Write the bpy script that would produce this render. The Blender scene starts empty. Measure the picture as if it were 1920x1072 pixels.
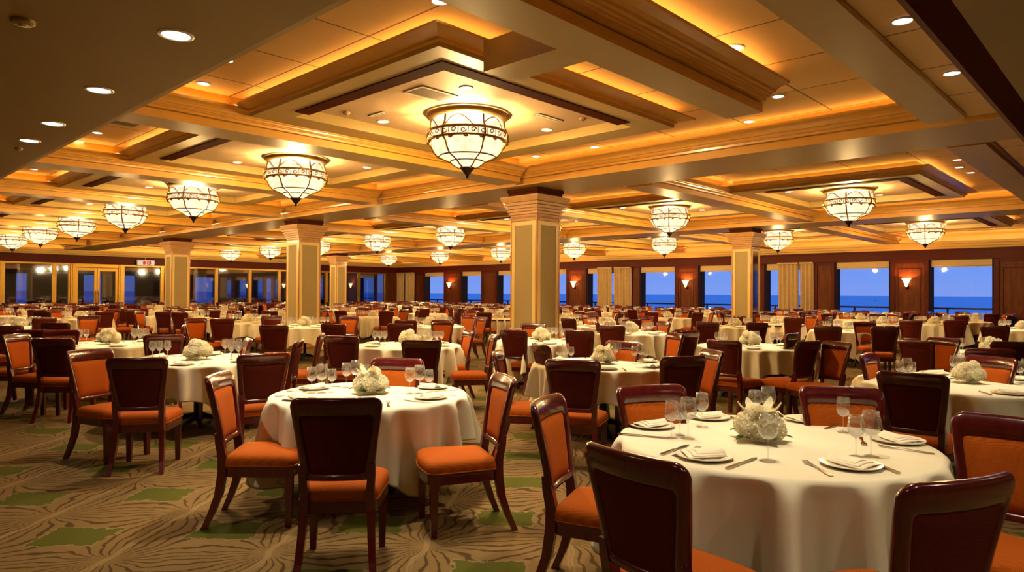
import bpy, bmesh, math, random
from mathutils import Vector, Matrix
random.seed(7)
PI = math.pi
sc = bpy.context.scene
COL = sc.collection
EYE = 1.55; F = 1288.0
# ------------------------------------------------------------------ camera
fa, pitch, roll = math.atan2(.688, .726), math.radians(0.62), math.radians(0.38)
fwd0 = Vector((math.cos(fa), math.sin(fa), 0)); rt0 = Vector((math.sin(fa), -math.cos(fa), 0)); up0 = Vector((0, 0, 1))
fwd = (fwd0*math.cos(pitch) + up0*math.sin(pitch)).normalized()
upp = rt0.cross(fwd).normalized()
R_ = rt0*math.cos(roll) + upp*math.sin(roll)
U_ = -rt0*math.sin(roll) + upp*math.cos(roll)
cam = bpy.data.cameras.new('camera'); cam.sensor_width = 36; cam.lens = F/1920*36; cam.clip_start = .05; cam.clip_end = 60000
camo = bpy.data.objects.new('camera', cam); COL.objects.link(camo)
m3 = Matrix((R_, U_, -fwd)).transposed()
camo.matrix_world = Matrix.Translation((0, 0, EYE)) @ m3.to_4x4()
sc.camera = camo
def ray(px, py): return (fwd + R_*((px-960)/F) + U_*((536-py)/F))
def at(px, py, z):            # the point at height z seen there
    d = ray(px, py); t = (z-EYE)/d.z
    return Vector((d.x*t, d.y*t, z))
def proj(p):
    q = Vector(p) - Vector((0, 0, EYE)); D = q.dot(fwd)
    if D < .05: return None
    return (960+F*q.dot(R_)/D, 536-F*q.dot(U_)/D, D)
def camdir(deg):              # a direction on the floor: 0 = picture right, 90 = away
    a = math.radians(deg); return rt0*math.cos(a) + fwd0*math.sin(a)
def yaw(v): return math.atan2(v.y, v.x)

# ------------------------------------------------------------------ materials
def new_mat(name):
    m = bpy.data.materials.new(name); m.use_nodes = True
    nt = m.node_tree; nt.nodes.clear()
    o = nt.nodes.new('ShaderNodeOutputMaterial')
    return m, nt, o
class N:                     # tiny node helper
    def __init__(s, nt): s.nt = nt
    def n(s, t, **k):
        x = s.nt.nodes.new(t)
        for a, b in k.items(): setattr(x, a, b)
        return x
    def l(s, a, b): s.nt.links.new(a, b)
    def put(s, sock, v):
        if hasattr(v, 'links') or hasattr(v, 'is_linked'): s.l(v, sock)
        else: sock.default_value = v
    def m(s, op, a, b=None, c=None, clamp=False):
        x = s.n('ShaderNodeMath', operation=op); x.use_clamp = clamp
        s.put(x.inputs[0], a)
        if b is not None: s.put(x.inputs[1], b)
        if c is not None: s.put(x.inputs[2], c)
        return x.outputs[0]
    def mix(s, f, a, b):
        x = s.n('ShaderNodeMix', data_type='RGBA'); s.put(x.inputs[0], f)
        for i, v in ((6, a), (7, b)):
            s.put(x.inputs[i], (*v, 1) if isinstance(v, tuple) and len(v) == 3 else v)
        return x.outputs[2]
    def noise(s, vec, scale, detail=3, rough=.5):
        x = s.n('ShaderNodeTexNoise'); x.inputs['Scale'].default_value = scale
        x.inputs['Detail'].default_value = detail; x.inputs['Roughness'].default_value = rough
        if vec is not None: s.l(vec, x.inputs['Vector'])
        return x.outputs['Fac']
    def map(s, vec, sc_=(1, 1, 1), rot=(0, 0, 0)):
        x = s.n('ShaderNodeMapping'); s.l(vec, x.inputs['Vector']); x.inputs['Scale'].default_value = sc_; x.inputs['Rotation'].default_value = rot
        return x.outputs[0]
    def bsdf(s, color, rough=.5, metal=0, coat=0, normal=None, spec=.5, sheen=0):
        x = s.n('ShaderNodeBsdfPrincipled')
        s.put(x.inputs['Base Color'], (*color, 1) if isinstance(color, tuple) and len(color) == 3 else color)
        s.put(x.inputs['Roughness'], rough); x.inputs['Metallic'].default_value = metal
        x.inputs['Coat Weight'].default_value = coat; x.inputs['Coat Roughness'].default_value = .12
        x.inputs['Specular IOR Level'].default_value = spec; x.inputs['Sheen Weight'].default_value = sheen
        if normal is not None: s.l(normal, x.inputs['Normal'])
        return x.outputs[0]
    def bump(s, h, st=.3, dist=.01):
        x = s.n('ShaderNodeBump'); x.inputs['Strength'].default_value = st; x.inputs['Distance'].default_value = dist
        s.l(h, x.inputs['Height']); return x.outputs[0]
def tc(N_, kind='Object'): return N_.n('ShaderNodeTexCoord').outputs[kind]
def geo(N_): return N_.n('ShaderNodeNewGeometry').outputs['Position']

def paint(name, col, rough=.5, var=.06, scale=3, world=True, coat=0, spec=.4):
    m, nt, o = new_mat(name); k = N(nt); v = geo(k) if world else tc(k)
    f = k.noise(v, scale, 4)
    c2 = tuple(max(0, c*(1-var*2)) for c in col); c1 = tuple(min(1, c*(1+var)) for c in col)
    c = k.mix(f, c2, c1)
    k.l(k.bsdf(c, rough, coat=coat, spec=spec, normal=k.bump(k.noise(v, 60, 2), .06, .004)), o.inputs[0]); return m
def wood(name, dark, light, rough=.28, coat=.35, sc_=(9, 9, 1.2), world=False, spec=.5):
    m, nt, o = new_mat(name); k = N(nt); v = geo(k) if world else tc(k)
    v = k.map(v, sc_)
    f = k.noise(v, 4, 6, .62); g = k.noise(v, 22, 2)
    f = k.m('ADD', k.m('MULTIPLY', f, .75), k.m('MULTIPLY', g, .25))
    r = k.n('ShaderNodeValToRGB'); k.l(f, r.inputs[0]); r.color_ramp.elements[0].position = .35; r.color_ramp.elements[1].position = .68
    r.color_ramp.elements[0].color = (*dark, 1); r.color_ramp.elements[1].color = (*light, 1)
    k.l(k.bsdf(r.outputs[0], rough, coat=coat, spec=spec, normal=k.bump(f, .02, .002)), o.inputs[0]); return m
def fabric(name, a, b, scale=95, st=.35):
    m, nt, o = new_mat(name); k = N(nt); v = tc(k)
    s = k.n('ShaderNodeSeparateXYZ'); k.l(v, s.inputs[0])
    # small diamond weave, in the panel's own x and (y+z)
    u = k.m('MULTIPLY', s.outputs[0], scale*5); w = k.m('MULTIPLY', k.m('ADD', s.outputs[1], s.outputs[2]), scale*5)
    p = k.m('SINE', k.m('ADD', u, w)); q = k.m('SINE', k.m('SUBTRACT', u, w))
    h = k.m('MULTIPLY_ADD', k.m('MULTIPLY', p, q), .5, .5)
    n_ = k.noise(v, 7, 3)
    c = k.mix(h, b, a); c = k.mix(k.m('MULTIPLY', n_, .35), c, tuple(x*.7 for x in a))
    k.l(k.bsdf(c, .85, normal=k.bump(h, st, .0015), spec=.10), o.inputs[0]); return m
def metal(name, col, rough=.25):
    m, nt, o = new_mat(name); k = N(nt)
    f = k.noise(geo(k), 14, 3); c = k.mix(f, tuple(x*.75 for x in col), col)
    k.l(k.bsdf(c, rough, metal=1), o.inputs[0]); return m
def emit(name, col, st):
    m, nt, o = new_mat(name); k = N(nt)
    e = k.n('ShaderNodeEmission'); e.inputs[0].default_value = (*col, 1); e.inputs[1].default_value = st
    k.l(e.outputs[0], o.inputs[0]); return m

M = {}
M['mahogany'] = wood('mahogany', (.060, .0036, .0035), (.092, .0065, .0055), .22, .55)
M['orange'] = fabric('orange_weave', (.48, .105, .007), (.25, .042, .003))
M['maroon'] = fabric('maroon_weave', (.105, .013, .006), (.055, .006, .003), 70)
M['beam'] = paint('beam_paint', (.37, .25, .075), .45, .03, coat=.03)
M['gilt'] = paint('gilt_moulding', (.60, .31, .055), .32, .06, 6, coat=.2)
M['panel'] = paint('tray_panel_paint', (.46, .315, .18), .6, .03)
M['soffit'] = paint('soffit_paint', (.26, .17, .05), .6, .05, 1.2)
M['brown'] = paint('brown_paint', (.060, .014, .004), .85, .1, spec=.03)
M['cream'] = paint('cream_cornice', (.66, .43, .14), .45, .03)
M['wallwood'] = wood('wall_veneer', (.055, .013, .0035), (.135, .036, .010), .5, .0, (2.2, 2.2, .35), True, .12)
M['redwood'] = wood('red_trim_wood', (.050, .006, .003), (.085, .011, .005), .5, .0, (3, 3, 3), True, .12)
M['darkwood'] = paint('dark_reveal', (.035, .018, .03), .4, .1)
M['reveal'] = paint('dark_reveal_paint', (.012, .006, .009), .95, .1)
M['curtain'] = paint('curtain_cloth', (.46, .33, .17), .9, .12, 5)
M['shade'] = paint('shade_cloth', (.50, .36, .18), .8, .05)
M['olive'] = paint('olive_column_panel', (.33, .245, .105), .7, .05)
M['colframe'] = paint('column_frame_yellow', (.68, .50, .18), .4, .05)
M['colwood'] = wood('column_edge_wood', (.36, .13, .03), (.52, .22, .05), .35, .3, (4, 4, .6), True)
M['capital'] = wood('capital_wood', (.36, .175, .045), (.46, .235, .07), .45, .15, (3, 3, 3), True)
M['gold'] = metal('brushed_gold', (.42, .25, .055), .42)
M['brass'] = metal('antique_brass', (.40, .23, .06), .38)
M['bronze'] = metal('dark_bronze', (.07, .04, .025), .4)
M['steel'] = metal('polished_steel', (.70, .66, .60), .16)
M['black'] = paint('black_iron', (.012, .010, .012), .45, .1)
M['china'] = paint('white_china', (.86, .77, .62), .3, .01, 3, False, .3)
M['white'] = paint('white_plastic', (.78, .72, .64), .4, .02)
M['grey'] = paint('grey_grille', (.30, .24, .18), .5, .05)
def petal_mat():
    m, nt, o = new_mat('ivory_petals'); k = N(nt)
    c = k.mix(k.noise(tc(k), 30, 2), (.93, .85, .60), (.98, .93, .74))
    d = k.n('ShaderNodeBsdfDiffuse'); t = k.n('ShaderNodeBsdfTranslucent'); k.l(c, d.inputs[0]); k.l(c, t.inputs[0])
    x = k.n('ShaderNodeMixShader'); x.inputs[0].default_value = .42; k.l(d.outputs[0], x.inputs[1]); k.l(t.outputs[0], x.inputs[2]); k.l(x.outputs[0], o.inputs[0]); return m
M['petal'] = petal_mat()
M['leaf'] = paint('leaf_green', (.035, .10, .02), .45, .2, 30, False)
M['lamp'] = emit('downlight_lamp', (1, .90, .70), 6)
M['cove'] = emit('cove_strip', (1, .54, .13), 10)
M['covewall'] = emit('wall_cove_strip', (1, .58, .18), 34)
M['red'] = emit('exit_red', (.9, .09, .03), .4)
M['exitface'] = emit('exit_face', (1, .80, .62), .4)
M['sconce'] = emit('sconce_glass', (1, .55, .20), 5)
def pane_lamp():
    m, nt, o = new_mat('leaded_lamp_glass'); k = N(nt)
    e = k.n('ShaderNodeEmission'); f = k.noise(tc(k), 9, 4)
    k.l(k.mix(f, (1, .84, .52), (1, .95, .76)), e.inputs[0]); k.l(k.m('MULTIPLY_ADD', f, .9, .28), e.inputs[1])
    t = k.n('ShaderNodeBsdfTransparent'); t.inputs[0].default_value = (1, .86, .60, 1)
    x = k.n('ShaderNodeMixShader'); x.inputs[0].default_value = .55
    k.l(t.outputs[0], x.inputs[1]); k.l(e.outputs[0], x.inputs[2]); k.l(x.outputs[0], o.inputs[0]); return m
M['lampglass'] = pane_lamp()
def thin_glass(name, tint, lo, hi, gl=(1, 1, 1), rough=.02, refr_white=0):
    m, nt, o = new_mat(name); k = N(nt)
    t = k.n('ShaderNodeBsdfTransparent'); t.inputs[0].default_value = (*tint, 1)
    g = k.n('ShaderNodeBsdfGlossy'); g.inputs[0].default_value = (*gl, 1); g.inputs['Roughness'].default_value = rough
    w = k.n('ShaderNodeLayerWeight'); w.inputs[0].default_value = .35
    f = k.m('MULTIPLY_ADD', k.m('POWER', w.outputs['Facing'], 2.2), hi-lo, lo)
    x = k.n('ShaderNodeMixShader'); k.l(f, x.inputs[0]); k.l(t.outputs[0], x.inputs[1]); k.l(g.outputs[0], x.inputs[2])
    out = x.outputs[0]
    if refr_white:
        d = k.n('ShaderNodeBsdfDiffuse'); d.inputs[0].default_value = (.95, .93, .88, 1); y = k.n('ShaderNodeMixShader'); z_ = k.n('ShaderNodeSeparateXYZ'); k.l(tc(k), z_.inputs[0]); k.l(k.m('ADD', refr_white, k.m('MULTIPLY', .22, k.m('MULTIPLY', k.m('MULTIPLY_ADD', z_.outputs[2], -30, 4.1, clamp=True), k.m('GREATER_THAN', z_.outputs[2], .09)))), y.inputs[0])  # white painted in, strongest low in the bowl, for refracted tablecloth
        k.l(out, y.inputs[1]); k.l(d.outputs[0], y.inputs[2]); out = y.outputs[0]
    k.l(out, o.inputs[0]); return m
M['glass'] = thin_glass('wine_glass_glass', (.98, .98, .97), .09, 1.0, refr_white=.02)
M['glassfar'] = thin_glass('wine_glass_far', (.97, .97, .96), .22, 1.0, refr_white=.12)  # far copy painted whiter to imitate distant sparkle
M['pane'] = thin_glass('window_pane_glass', (.95, .97, 1), .01, .10)
M['mirror'] = thin_glass('partition_glass', (.62, .68, .80), .30, .60, (.60, .64, .78), .03)
M['colmirror'] = metal('column_mirror', (.62, .62, .70), .08)
def cloth_mat():
    m, nt, o = new_mat('ivory_tablecloth'); k = N(nt); v = tc(k)
    s = k.n('ShaderNodeSeparateXYZ'); k.l(v, s.inputs[0])
    f = k.noise(v, 4, 3)
    c = k.mix(f, (.78, .70, .50), (.85, .77, .58))
    d = k.bsdf(c, .75, normal=k.bump(k.noise(v, 14, 4), .12, .006), spec=.25, sheen=.1)
    t = k.n('ShaderNodeBsdfTranslucent'); t.inputs[0].default_value = (.80, .56, .30, 1)
    x = k.n('ShaderNodeMixShader'); x.inputs[0].default_value = .05
    k.l(d, x.inputs[1]); k.l(t.outputs[0], x.inputs[2]); k.l(x.outputs[0], o.inputs[0]); return m
M['cloth'] = cloth_mat()
M['napkin'] = paint('napkin_linen', (.90, .78, .58), .85, .05, 20, False)
def ceil_mat():
    m, nt, o = new_mat('ceiling_panels'); k = N(nt); v = geo(k); s = k.n('ShaderNodeSeparateXYZ'); k.l(v, s.inputs[0])
    def line(c, per, off, w):
        fr = k.m('FRACT', k.m('MULTIPLY_ADD', c, 1/per, off))
        return k.m('LESS_THAN', fr, w/per)
    a = line(s.outputs[0], 1.12, .62, .02); b = line(s.outputs[1], 1.17, .30, .02)
    f = k.m('MAXIMUM', a, b)
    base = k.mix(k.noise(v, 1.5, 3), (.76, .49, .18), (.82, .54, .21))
    c = k.mix(f, base, (.10, .045, .012))
    k.l(k.bsdf(c, .55), o.inputs[0]); return m
M['ceil'] = ceil_mat()
def carpet():
    m, nt, o = new_mat('patterned_carpet'); k = N(nt); v = geo(k)
    nz = k.n('ShaderNodeTexNoise'); nz.inputs['Scale'].default_value = 4; nz.inputs['Detail'].default_value = 2; k.l(v, nz.inputs['Vector'])
    s = k.n('ShaderNodeSeparateXYZ'); k.l(v, s.inputs[0])
    dn = k.n('ShaderNodeSeparateColor'); k.l(nz.outputs['Color'], dn.inputs[0])
    AX, AY = 1.44, 1.13
    wob = .10
    X = k.m('ADD', s.outputs[0], k.m('MULTIPLY_ADD', dn.outputs[0], wob, -wob/2)); Y = k.m('ADD', s.outputs[1], k.m('MULTIPLY_ADD', dn.outputs[1], wob, -wob/2))
    def wrap(c, per, o_):   # signed distance to the lattice point
        fr = k.m('FRACT', k.m('MULTIPLY_ADD', k.m('SUBTRACT', c, o_), 1/per, .5))
        return k.m('MULTIPLY_ADD', fr, per, -per/2)
    def near(ox, oy, XX, YY):
        x1, y1 = wrap(XX, AX, ox), wrap(YY, AY, oy); x2, y2 = wrap(XX, AX, ox+AX/2), wrap(YY, AY, oy+AY/2)
        d1 = k.m('ADD', k.m('MULTIPLY', x1, x1), k.m('MULTIPLY', y1, y1)); d2 = k.m('ADD', k.m('MULTIPLY', x2, x2), k.m('MULTIPLY', y2, y2))
        f = k.m('LESS_THAN', d1, d2)
        mx = lambda a, b: k.m('ADD', k.m('MULTIPLY', f, a), k.m('MULTIPLY', k.m('SUBTRACT', 1, f), b))
        return mx(x1, x2), mx(y1, y2), k.m('SQRT', k.m('MINIMUM', d1, d2))
    qa = k.m('MULTIPLY', k.m('SUBTRACT', X, 1.27), .5/.72); qb = k.m('MULTIPLY', k.m('SUBTRACT', Y, 4.42), .5/.565)
    sa = k.m('SINE', k.m('MULTIPLY', k.m('ADD', qa, qb), PI)); sb = k.m('SINE', k.m('MULTIPLY', k.m('SUBTRACT', qa, qb), PI))
    th = k.m('ARCTAN2', sb, sa); nr = k.m('SQRT', k.m('ADD', k.m('MULTIPLY', sa, sa), k.m('MULTIPLY', sb, sb)))
    st = k.m('SINE', k.m('ADD', k.m('MULTIPLY', th, 27), k.m('MULTIPLY', dn.outputs[2], 9)))
    fine = k.noise(v, 14, 4, .6)
    st = k.m('ADD', st, k.m('MULTIPLY_ADD', fine, 1.2, -.6))
    inner = k.m('MULTIPLY_ADD', nr, 4, -.5, clamp=True)
    line = k.m('MULTIPLY', k.m('MULTIPLY_ADD', k.m('SUBTRACT', st, .58), 3.6, 0, clamp=True), inner)
    tan_ = k.mix(k.noise(v, 120, 2), (.135, .078, .026), (.190, .115, .043))
    col = k.mix(k.m('MULTIPLY', line, .9), tan_, (.050, .026, .007))
    # pale seams from one burst to the next
    pale = k.m('MULTIPLY', k.m('LESS_THAN', k.m('ABSOLUTE', sb), .07), .6)
    col = k.mix(pale, col, (.24, .155, .065))
    # green lozenges between the bursts, square to the viewer's aisle
    jag = k.noise(v, 22, 2)
    gx, gy, _ = near(1.27, 4.985, X, Y)
    ga = k.m('ADD', k.m('MULTIPLY', gx, .688), k.m('MULTIPLY', gy, -.726)); gb = k.m('ADD', k.m('MULTIPLY', gx, .726), k.m('MULTIPLY', gy, .688))
    gm = k.m('MAXIMUM', k.m('MULTIPLY', k.m('ABSOLUTE', ga), .82), k.m('MULTIPLY', k.m('ABSOLUTE', gb), 1.05))
    gm = k.m('ADD', gm, k.m('MULTIPLY_ADD', jag, .09, -.045))
    g = k.m('LESS_THAN', gm, .165); ring = k.m('LESS_THAN', gm, .180)
    col = k.mix(ring, col, (.19, .125, .055))
    col = k.mix(g, col, k.mix(k.noise(v, 140, 2), (.058, .056, .006), (.082, .080, .010)))
    k.l(k.bsdf(col, .95, normal=k.bump(k.noise(v, 260, 2), .5, .004), spec=.1), o.inputs[0]); return m
M['carpet'] = carpet()
def sea():
    m, nt, o = new_mat('sea_water'); k = N(nt); v = k.map(geo(k), (.05, .05, .05))
    f = k.noise(v, 1.2, 8, .65)
    c = k.mix(k.m('MULTIPLY_ADD', f, 2.4, -.7, clamp=True), (.13, .36, .62), (.22, .50, .78))
    k.l(k.bsdf(c, .55, spec=.3, normal=k.bump(f, .5, 1.0)), o.inputs[0]); return m
M['sea'] = sea()

# ------------------------------------------------------------------ mesh builder
class MB:
    def __init__(s): s.v = []; s.f = []; s.mi = []; s.sm = []; s.mats = []; s.cur = 0
    def mat(s, name):
        if name not in s.mats: s.mats.append(name)
        s.cur = s.mats.index(name); return s
    def add(s, vs, fs, smooth=False):
        b = len(s.v); s.v += [tuple(x) for x in vs]
        for f in fs: s.f.append([b+i for i in f]); s.mi.append(s.cur); s.sm.append(smooth)
        return s
    def box(s, x0, y0, z0, x1, y1, z1):
        vs = [(x, y, z) for z in (z0, z1) for y in (y0, y1) for x in (x0, x1)]
        return s.add(vs, [(0, 2, 3, 1), (4, 5, 7, 6), (0, 1, 5, 4), (2, 6, 7, 3), (0, 4, 6, 2), (1, 3, 7, 5)])
    def bbox(s, x0, y0, z0, x1, y1, z1, r=.005):   # box with rounded edges
        bm = bmesh.new(); bmesh.ops.create_cube(bm, size=1)
        for v in bm.verts: v.co = Vector(((x0+x1)/2+v.co.x*(x1-x0), (y0+y1)/2+v.co.y*(y1-y0), (z0+z1)/2+v.co.z*(z1-z0)))
        bmesh.ops.bevel(bm, geom=bm.edges[:], offset=r, segments=2, affect='EDGES', profile=.6)
        bm.verts.index_update()
        s.add([v.co[:] for v in bm.verts], [[v.index for v in f.verts] for f in bm.faces]); bm.free(); return s
    def rings(s, loops, closed=True, cap0=False, cap1=False, smooth=True, wrap=False):
        n = len(loops[0]); vs = [p for L in loops for p in L]; fs = []
        K = len(loops); rng = range(K if wrap else K-1)
        for i in rng:
            for j in range(n if closed else n-1):
                a, b = i*n+j, i*n+(j+1) % n; c, d = ((i+1) % K)*n+(j+1) % n, ((i+1) % K)*n+j
                fs.append((a, b, c, d))
        if cap0: fs.append(tuple(reversed(range(n))))
        if cap1: fs.append(tuple(range((K-1)*n, K*n)))
        return s.add(vs, fs, smooth)
    def lathe(s, prof, n=24, c=(0, 0, 0), cap0=False, cap1=False, smooth=True):
        return s.rings([[(c[0]+r*math.cos(2*PI*j/n), c[1]+r*math.sin(2*PI*j/n), c[2]+z) for j in range(n)] for r, z in prof], True, cap0, cap1, smooth)
    def tube(s, pts, r, n=6, closed=False, rr=None):
        pts = [Vector(p) for p in pts]; loops = []; K = len(pts)
        for i, p in enumerate(pts):
            t = (pts[(i+1) % K]-pts[i-1]) if closed else (pts[min(i+1, K-1)]-pts[max(i-1, 0)])
            t.normalize(); a = Vector((0, 0, 1)) if abs(t.z) < .9 else Vector((1, 0, 0))
            u = t.cross(a).normalized(); w = u.cross(t); q = rr[i] if rr else r
            loops.append([tuple(p+u*math.cos(2*PI*j/n)*q+w*math.sin(2*PI*j/n)*q) for j in range(n)])
        return s.rings(loops, True, not closed, not closed, True, wrap=closed)
    def build(s, name, parent=None, mat=None):
        me = bpy.data.meshes.new(name); me.from_pydata(s.v, [], s.f)
        for x in (s.mats or [mat]): me.materials.append(M[x])
        me.polygons.foreach_set('material_index', s.mi); me.polygons.foreach_set('use_smooth', s.sm)
        me.update()
        o = bpy.data.objects.new(name, me); COL.objects.link(o)
        if parent: o.parent = parent
        return o
def B(mat): return MB().mat(mat)
def empty(name, loc=(0, 0, 0), rz=0, **k):
    o = bpy.data.objects.new(name, None); COL.objects.link(o); o.location = loc; o.rotation_euler.z = rz; o.empty_display_size = .1
    tag(o, **k); return o
def tag(o, label=None, cat=None, group=None, kind=None):
    for a, b in (('label', label), ('category', cat), ('group', group), ('kind', kind)):
        if b: o[a] = b
    return o
KIDS = {}
def kids(o):
    if o.name not in KIDS: KIDS[o.name] = list(o.children)
    return KIDS[o.name]
def copy_tree(o, parent=None):
    c = o.copy(); COL.objects.link(c)
    if parent: c.parent = parent
    for ch in kids(o): copy_tree(ch, c)
    return c
protos = []
def proto(o): protos.append(o); return o
def drop(o):
    for ch in kids(o): drop(ch)
    bpy.data.objects.remove(o, do_unlink=True)
def struct(o): o['kind'] = 'structure'; return o
ORD = 'zeroth first second third fourth fifth sixth seventh eighth ninth tenth eleventh twelfth thirteenth fourteenth fifteenth sixteenth seventeenth eighteenth nineteenth twentieth'.split()
def ordw(i):
    return ORD[i] if i < 21 else f'{i}th'

# ------------------------------------------------------------------ room shell
XW, YW = 30.2, 39.9          # window wall, glass wall
X0, Y0 = -9.0, -8.0
ZC = 4.0; ZB = 3.57; ZR = 3.75; ZP = 3.88; ZS = 3.45
struct(B('carpet').box(X0-.3, Y0-.3, -.2, XW+.5, YW+.3, 0).build('floor'))
struct(B('ceil').box(2.45, 1.1, ZC, XW+.5, YW+.3, ZC+.2).build('ceiling'))
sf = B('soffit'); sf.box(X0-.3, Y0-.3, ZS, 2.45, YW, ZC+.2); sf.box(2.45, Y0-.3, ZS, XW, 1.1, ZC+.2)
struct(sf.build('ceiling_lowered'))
struct(B('soffit').box(X0-.3, Y0-.3, 0, X0, YW+.3, ZC).build('wall_west'))
struct(B('soffit').box(X0, Y0-.3, 0, XW, Y0, ZC).build('wall_south'))
def ppos(px):                 # y along the window wall of a picture column
    t = (px-960)/F; D = XW/(.688*t+.726); return D*(.688-.726*t)
def qpos(px):                 # x along the glass wall
    t = (px-960)/F; D = YW/(.688-.726*t); return D*(.688*t+.726)
# window wall: openings (left px, right px)
WIN = [(1742, 1864), (1565, 1670), (1434, 1527), (1310, 1404), (1199, 1267), (1100, 1186), (1033, 1063), (932, 968), (865, 903), (795, 833), (748, 778)]
wins = [(ppos(b), ppos(a)) for a, b in WIN]         # (ylo, yhi)
wins = [(-5.6, -3.2), (-1.2, 1.4)] + wins
ww = B('wallwood'); yc = Y0
tr = 1
for lo, hi in wins:
    if lo-yc > .05:
        ww.box(XW, yc, 0, XW+.5, lo, 3.0)
    ww.box(XW, lo, 0, XW+.5, hi, .60)
    yc = hi
ww.box(XW, yc, 0, XW+.5, YW, 3.0)
ww.mat('cream').box(XW, Y0, 3.0, XW+.5, YW, ZC+.1)
struct(ww.build('wall_windows'))
# panels framed on the piers
pil = []
yc = Y0
for lo, hi in wins + [(YW, YW)]:
    if lo-yc > .5: pil.append((yc, lo))
    yc = hi
for a, b in pil:
    f = B('redwood'); w = min(.16, (b-a)*.16)
    f.bbox(XW-.05, a, .0, XW, a+w, 2.98, .012); f.bbox(XW-.05, b-w, .0, XW, b, 2.98, .012)
    f.bbox(XW-.045, a+w, 2.82, XW, b-w, 2.98, .01); f.bbox(XW-.045, a+w, .0, XW, b-w, .16, .01)
    o = struct(f.build(f'trim_{tr}')); tr += 1
    if b-a > 1.0:
        g = B('redwood')
        g.tube([(XW-.01, a+w+.12, .4), (XW-.01, a+w+.12, 2.6), (XW-.01, b-w-.12, 2.6), (XW-.01, b-w-.12, .4)], .012, 4, True)
        g.build('panel_bead', o)
hd = B('redwood'); hd.bbox(XW-.12, Y0, 2.97, XW, YW-.0, 3.33, .015); hd.bbox(XW-.17, Y0, 3.27, XW-.1, YW, 3.34, .01); hd.bbox(XW-.15, Y0, 2.94, XW, YW, 3.0, .01)
struct(hd.build(f'trim_{tr}')); tr += 1
led = B('cream')
def extr(mb, prof, axis, a, b, smooth=False):   # prof = [(p, z)], axis 'y': p is x
    loops = [[((p, t, z) if axis == 'y' else (t, p, z)) for p, z in prof] for t in (a, b)]
    return mb.rings(loops, True, True, True, smooth)
cprof = [(0, 3.33), (.20, 3.34), (.24, 3.40), (.30, 3.42), (.34, 3.50), (.40, 3.52), (.42, 3.60), (.38, 3.61), (.05, 3.56), (0, 3.56)]
extr(led, [(XW-p, z) for p, z in cprof], 'y', Y0, YW)
struct(led.build(f'trim_{tr}')); tr += 1
led = B('cream'); extr(led, [(YW-p, z) for p, z in cprof], 'x', X0, XW); struct(led.build(f'trim_{tr}')); tr += 1
cv = B('covewall'); cv.box(XW-.34, 1.2, 3.575, XW-.20, YW-.4, 3.585); o = tag(cv.build('cove_light'), 'warm cove light strip above the sea windows', 'light')
cv = B('covewall'); cv.box(2.5, YW-.34, 3.575, XW-.4, YW-.20, 3.585); o = tag(cv.build('cove_light'), 'warm cove light strip above the gold framed glass wall', 'light')
# second crown near the ceiling
for ax, W in (('y', XW), ('x', YW)):
    c = B('gilt'); extr(c, [(W, ZC), (W-.34, ZC), (W-.30, ZC-.04), (W-.24, ZC-.05), (W-.16, ZC-.12), (W-.08, ZC-.14), (W, ZC-.17)], ax, 1.1 if ax == 'y' else 2.45, YW if ax == 'y' else XW)
    struct(c.build(f'trim_{tr}')); tr += 1
# windows
wn = 1; curt = []
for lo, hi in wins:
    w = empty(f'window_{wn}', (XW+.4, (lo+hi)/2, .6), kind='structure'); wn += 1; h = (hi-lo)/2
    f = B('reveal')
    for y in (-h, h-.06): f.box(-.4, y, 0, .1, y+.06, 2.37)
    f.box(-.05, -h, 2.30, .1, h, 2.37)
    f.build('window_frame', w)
    s_ = B('redwood'); s_.bbox(-.5, -h, -.04, .1, h, .05, .012); s_.build('window_sill', w)
    B('pane').box(.02, -h+.05, .05, .03, h-.05, 2.32).build('pane', w)
    if 2 <= wn-2:
        o = B('shade'); zb = 2.66
        L = [(XW+.06, 2.98), (XW+.06, zb+.05), (XW+.05, zb+.02), (XW+.05, zb), (XW+.09, zb), (XW+.09, 2.98)]
        extr(o, L, 'y', lo+.02, hi-.02); o.tube([(XW+.07, lo+.02, zb+.04), (XW+.07, hi-.02, zb+.04)], .028, 8)
        sh = o.build('roller_shade')
        tag(sh, f'beige roller shade over the {ordw(wn-3)} sea window from the right', 'blind', 'roller shades rolled up over the sea windows')
# curtains
def curtain(y0, y1, label):
    h = 2.93; n = max(24, int((y1-y0)*42)); L = []
    ph = random.random()*6
    for zi in range(7):
        z = .03+h*zi/6; row = []
        for side in (0, 1):
            for j in range(n+1):
                jj = j if side == 0 else n-j
                t = jj/n; y = y0+(y1-y0)*t
                a = .055*math.sin(t*(y1-y0)*34+ph+.25*math.sin(z*1.3))+.02*math.sin(t*19+z)
                row.append((XW-.16+a+(.012 if side else 0), y, z))
        L.append(row)
    o = empty('curtain', (0, 0, 0), label=label, cat='curtain', group='beige curtains beside the sea windows')
    B('curtain').rings(L, True, True, True, True).build('curtain_panel', o)
    B('curtain').bbox(XW-.24, y0, 2.90, XW-.10, y1, 2.97, .01).build('pleated_heading', o)
for a, b, l in ((1461, 1499, 'beige pleated curtain by sea window, left of the pair near square column with mirror'),
                (1502, 1527, 'narrow beige pleated curtain, right of the pair near the mirrored column'),
                (1124, 1151, 'beige pleated curtain, left of the pair between two wall sconces'),
                (1155, 1186, 'beige pleated curtain, right of the pair between two wall sconces'),
                (748, 761, 'narrow beige curtain closest to the far room corner'),
                (763, 779, 'beige curtain beside the sea window closest to the far corner')):
    curtain(ppos(b), ppos(a), l)
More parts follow.
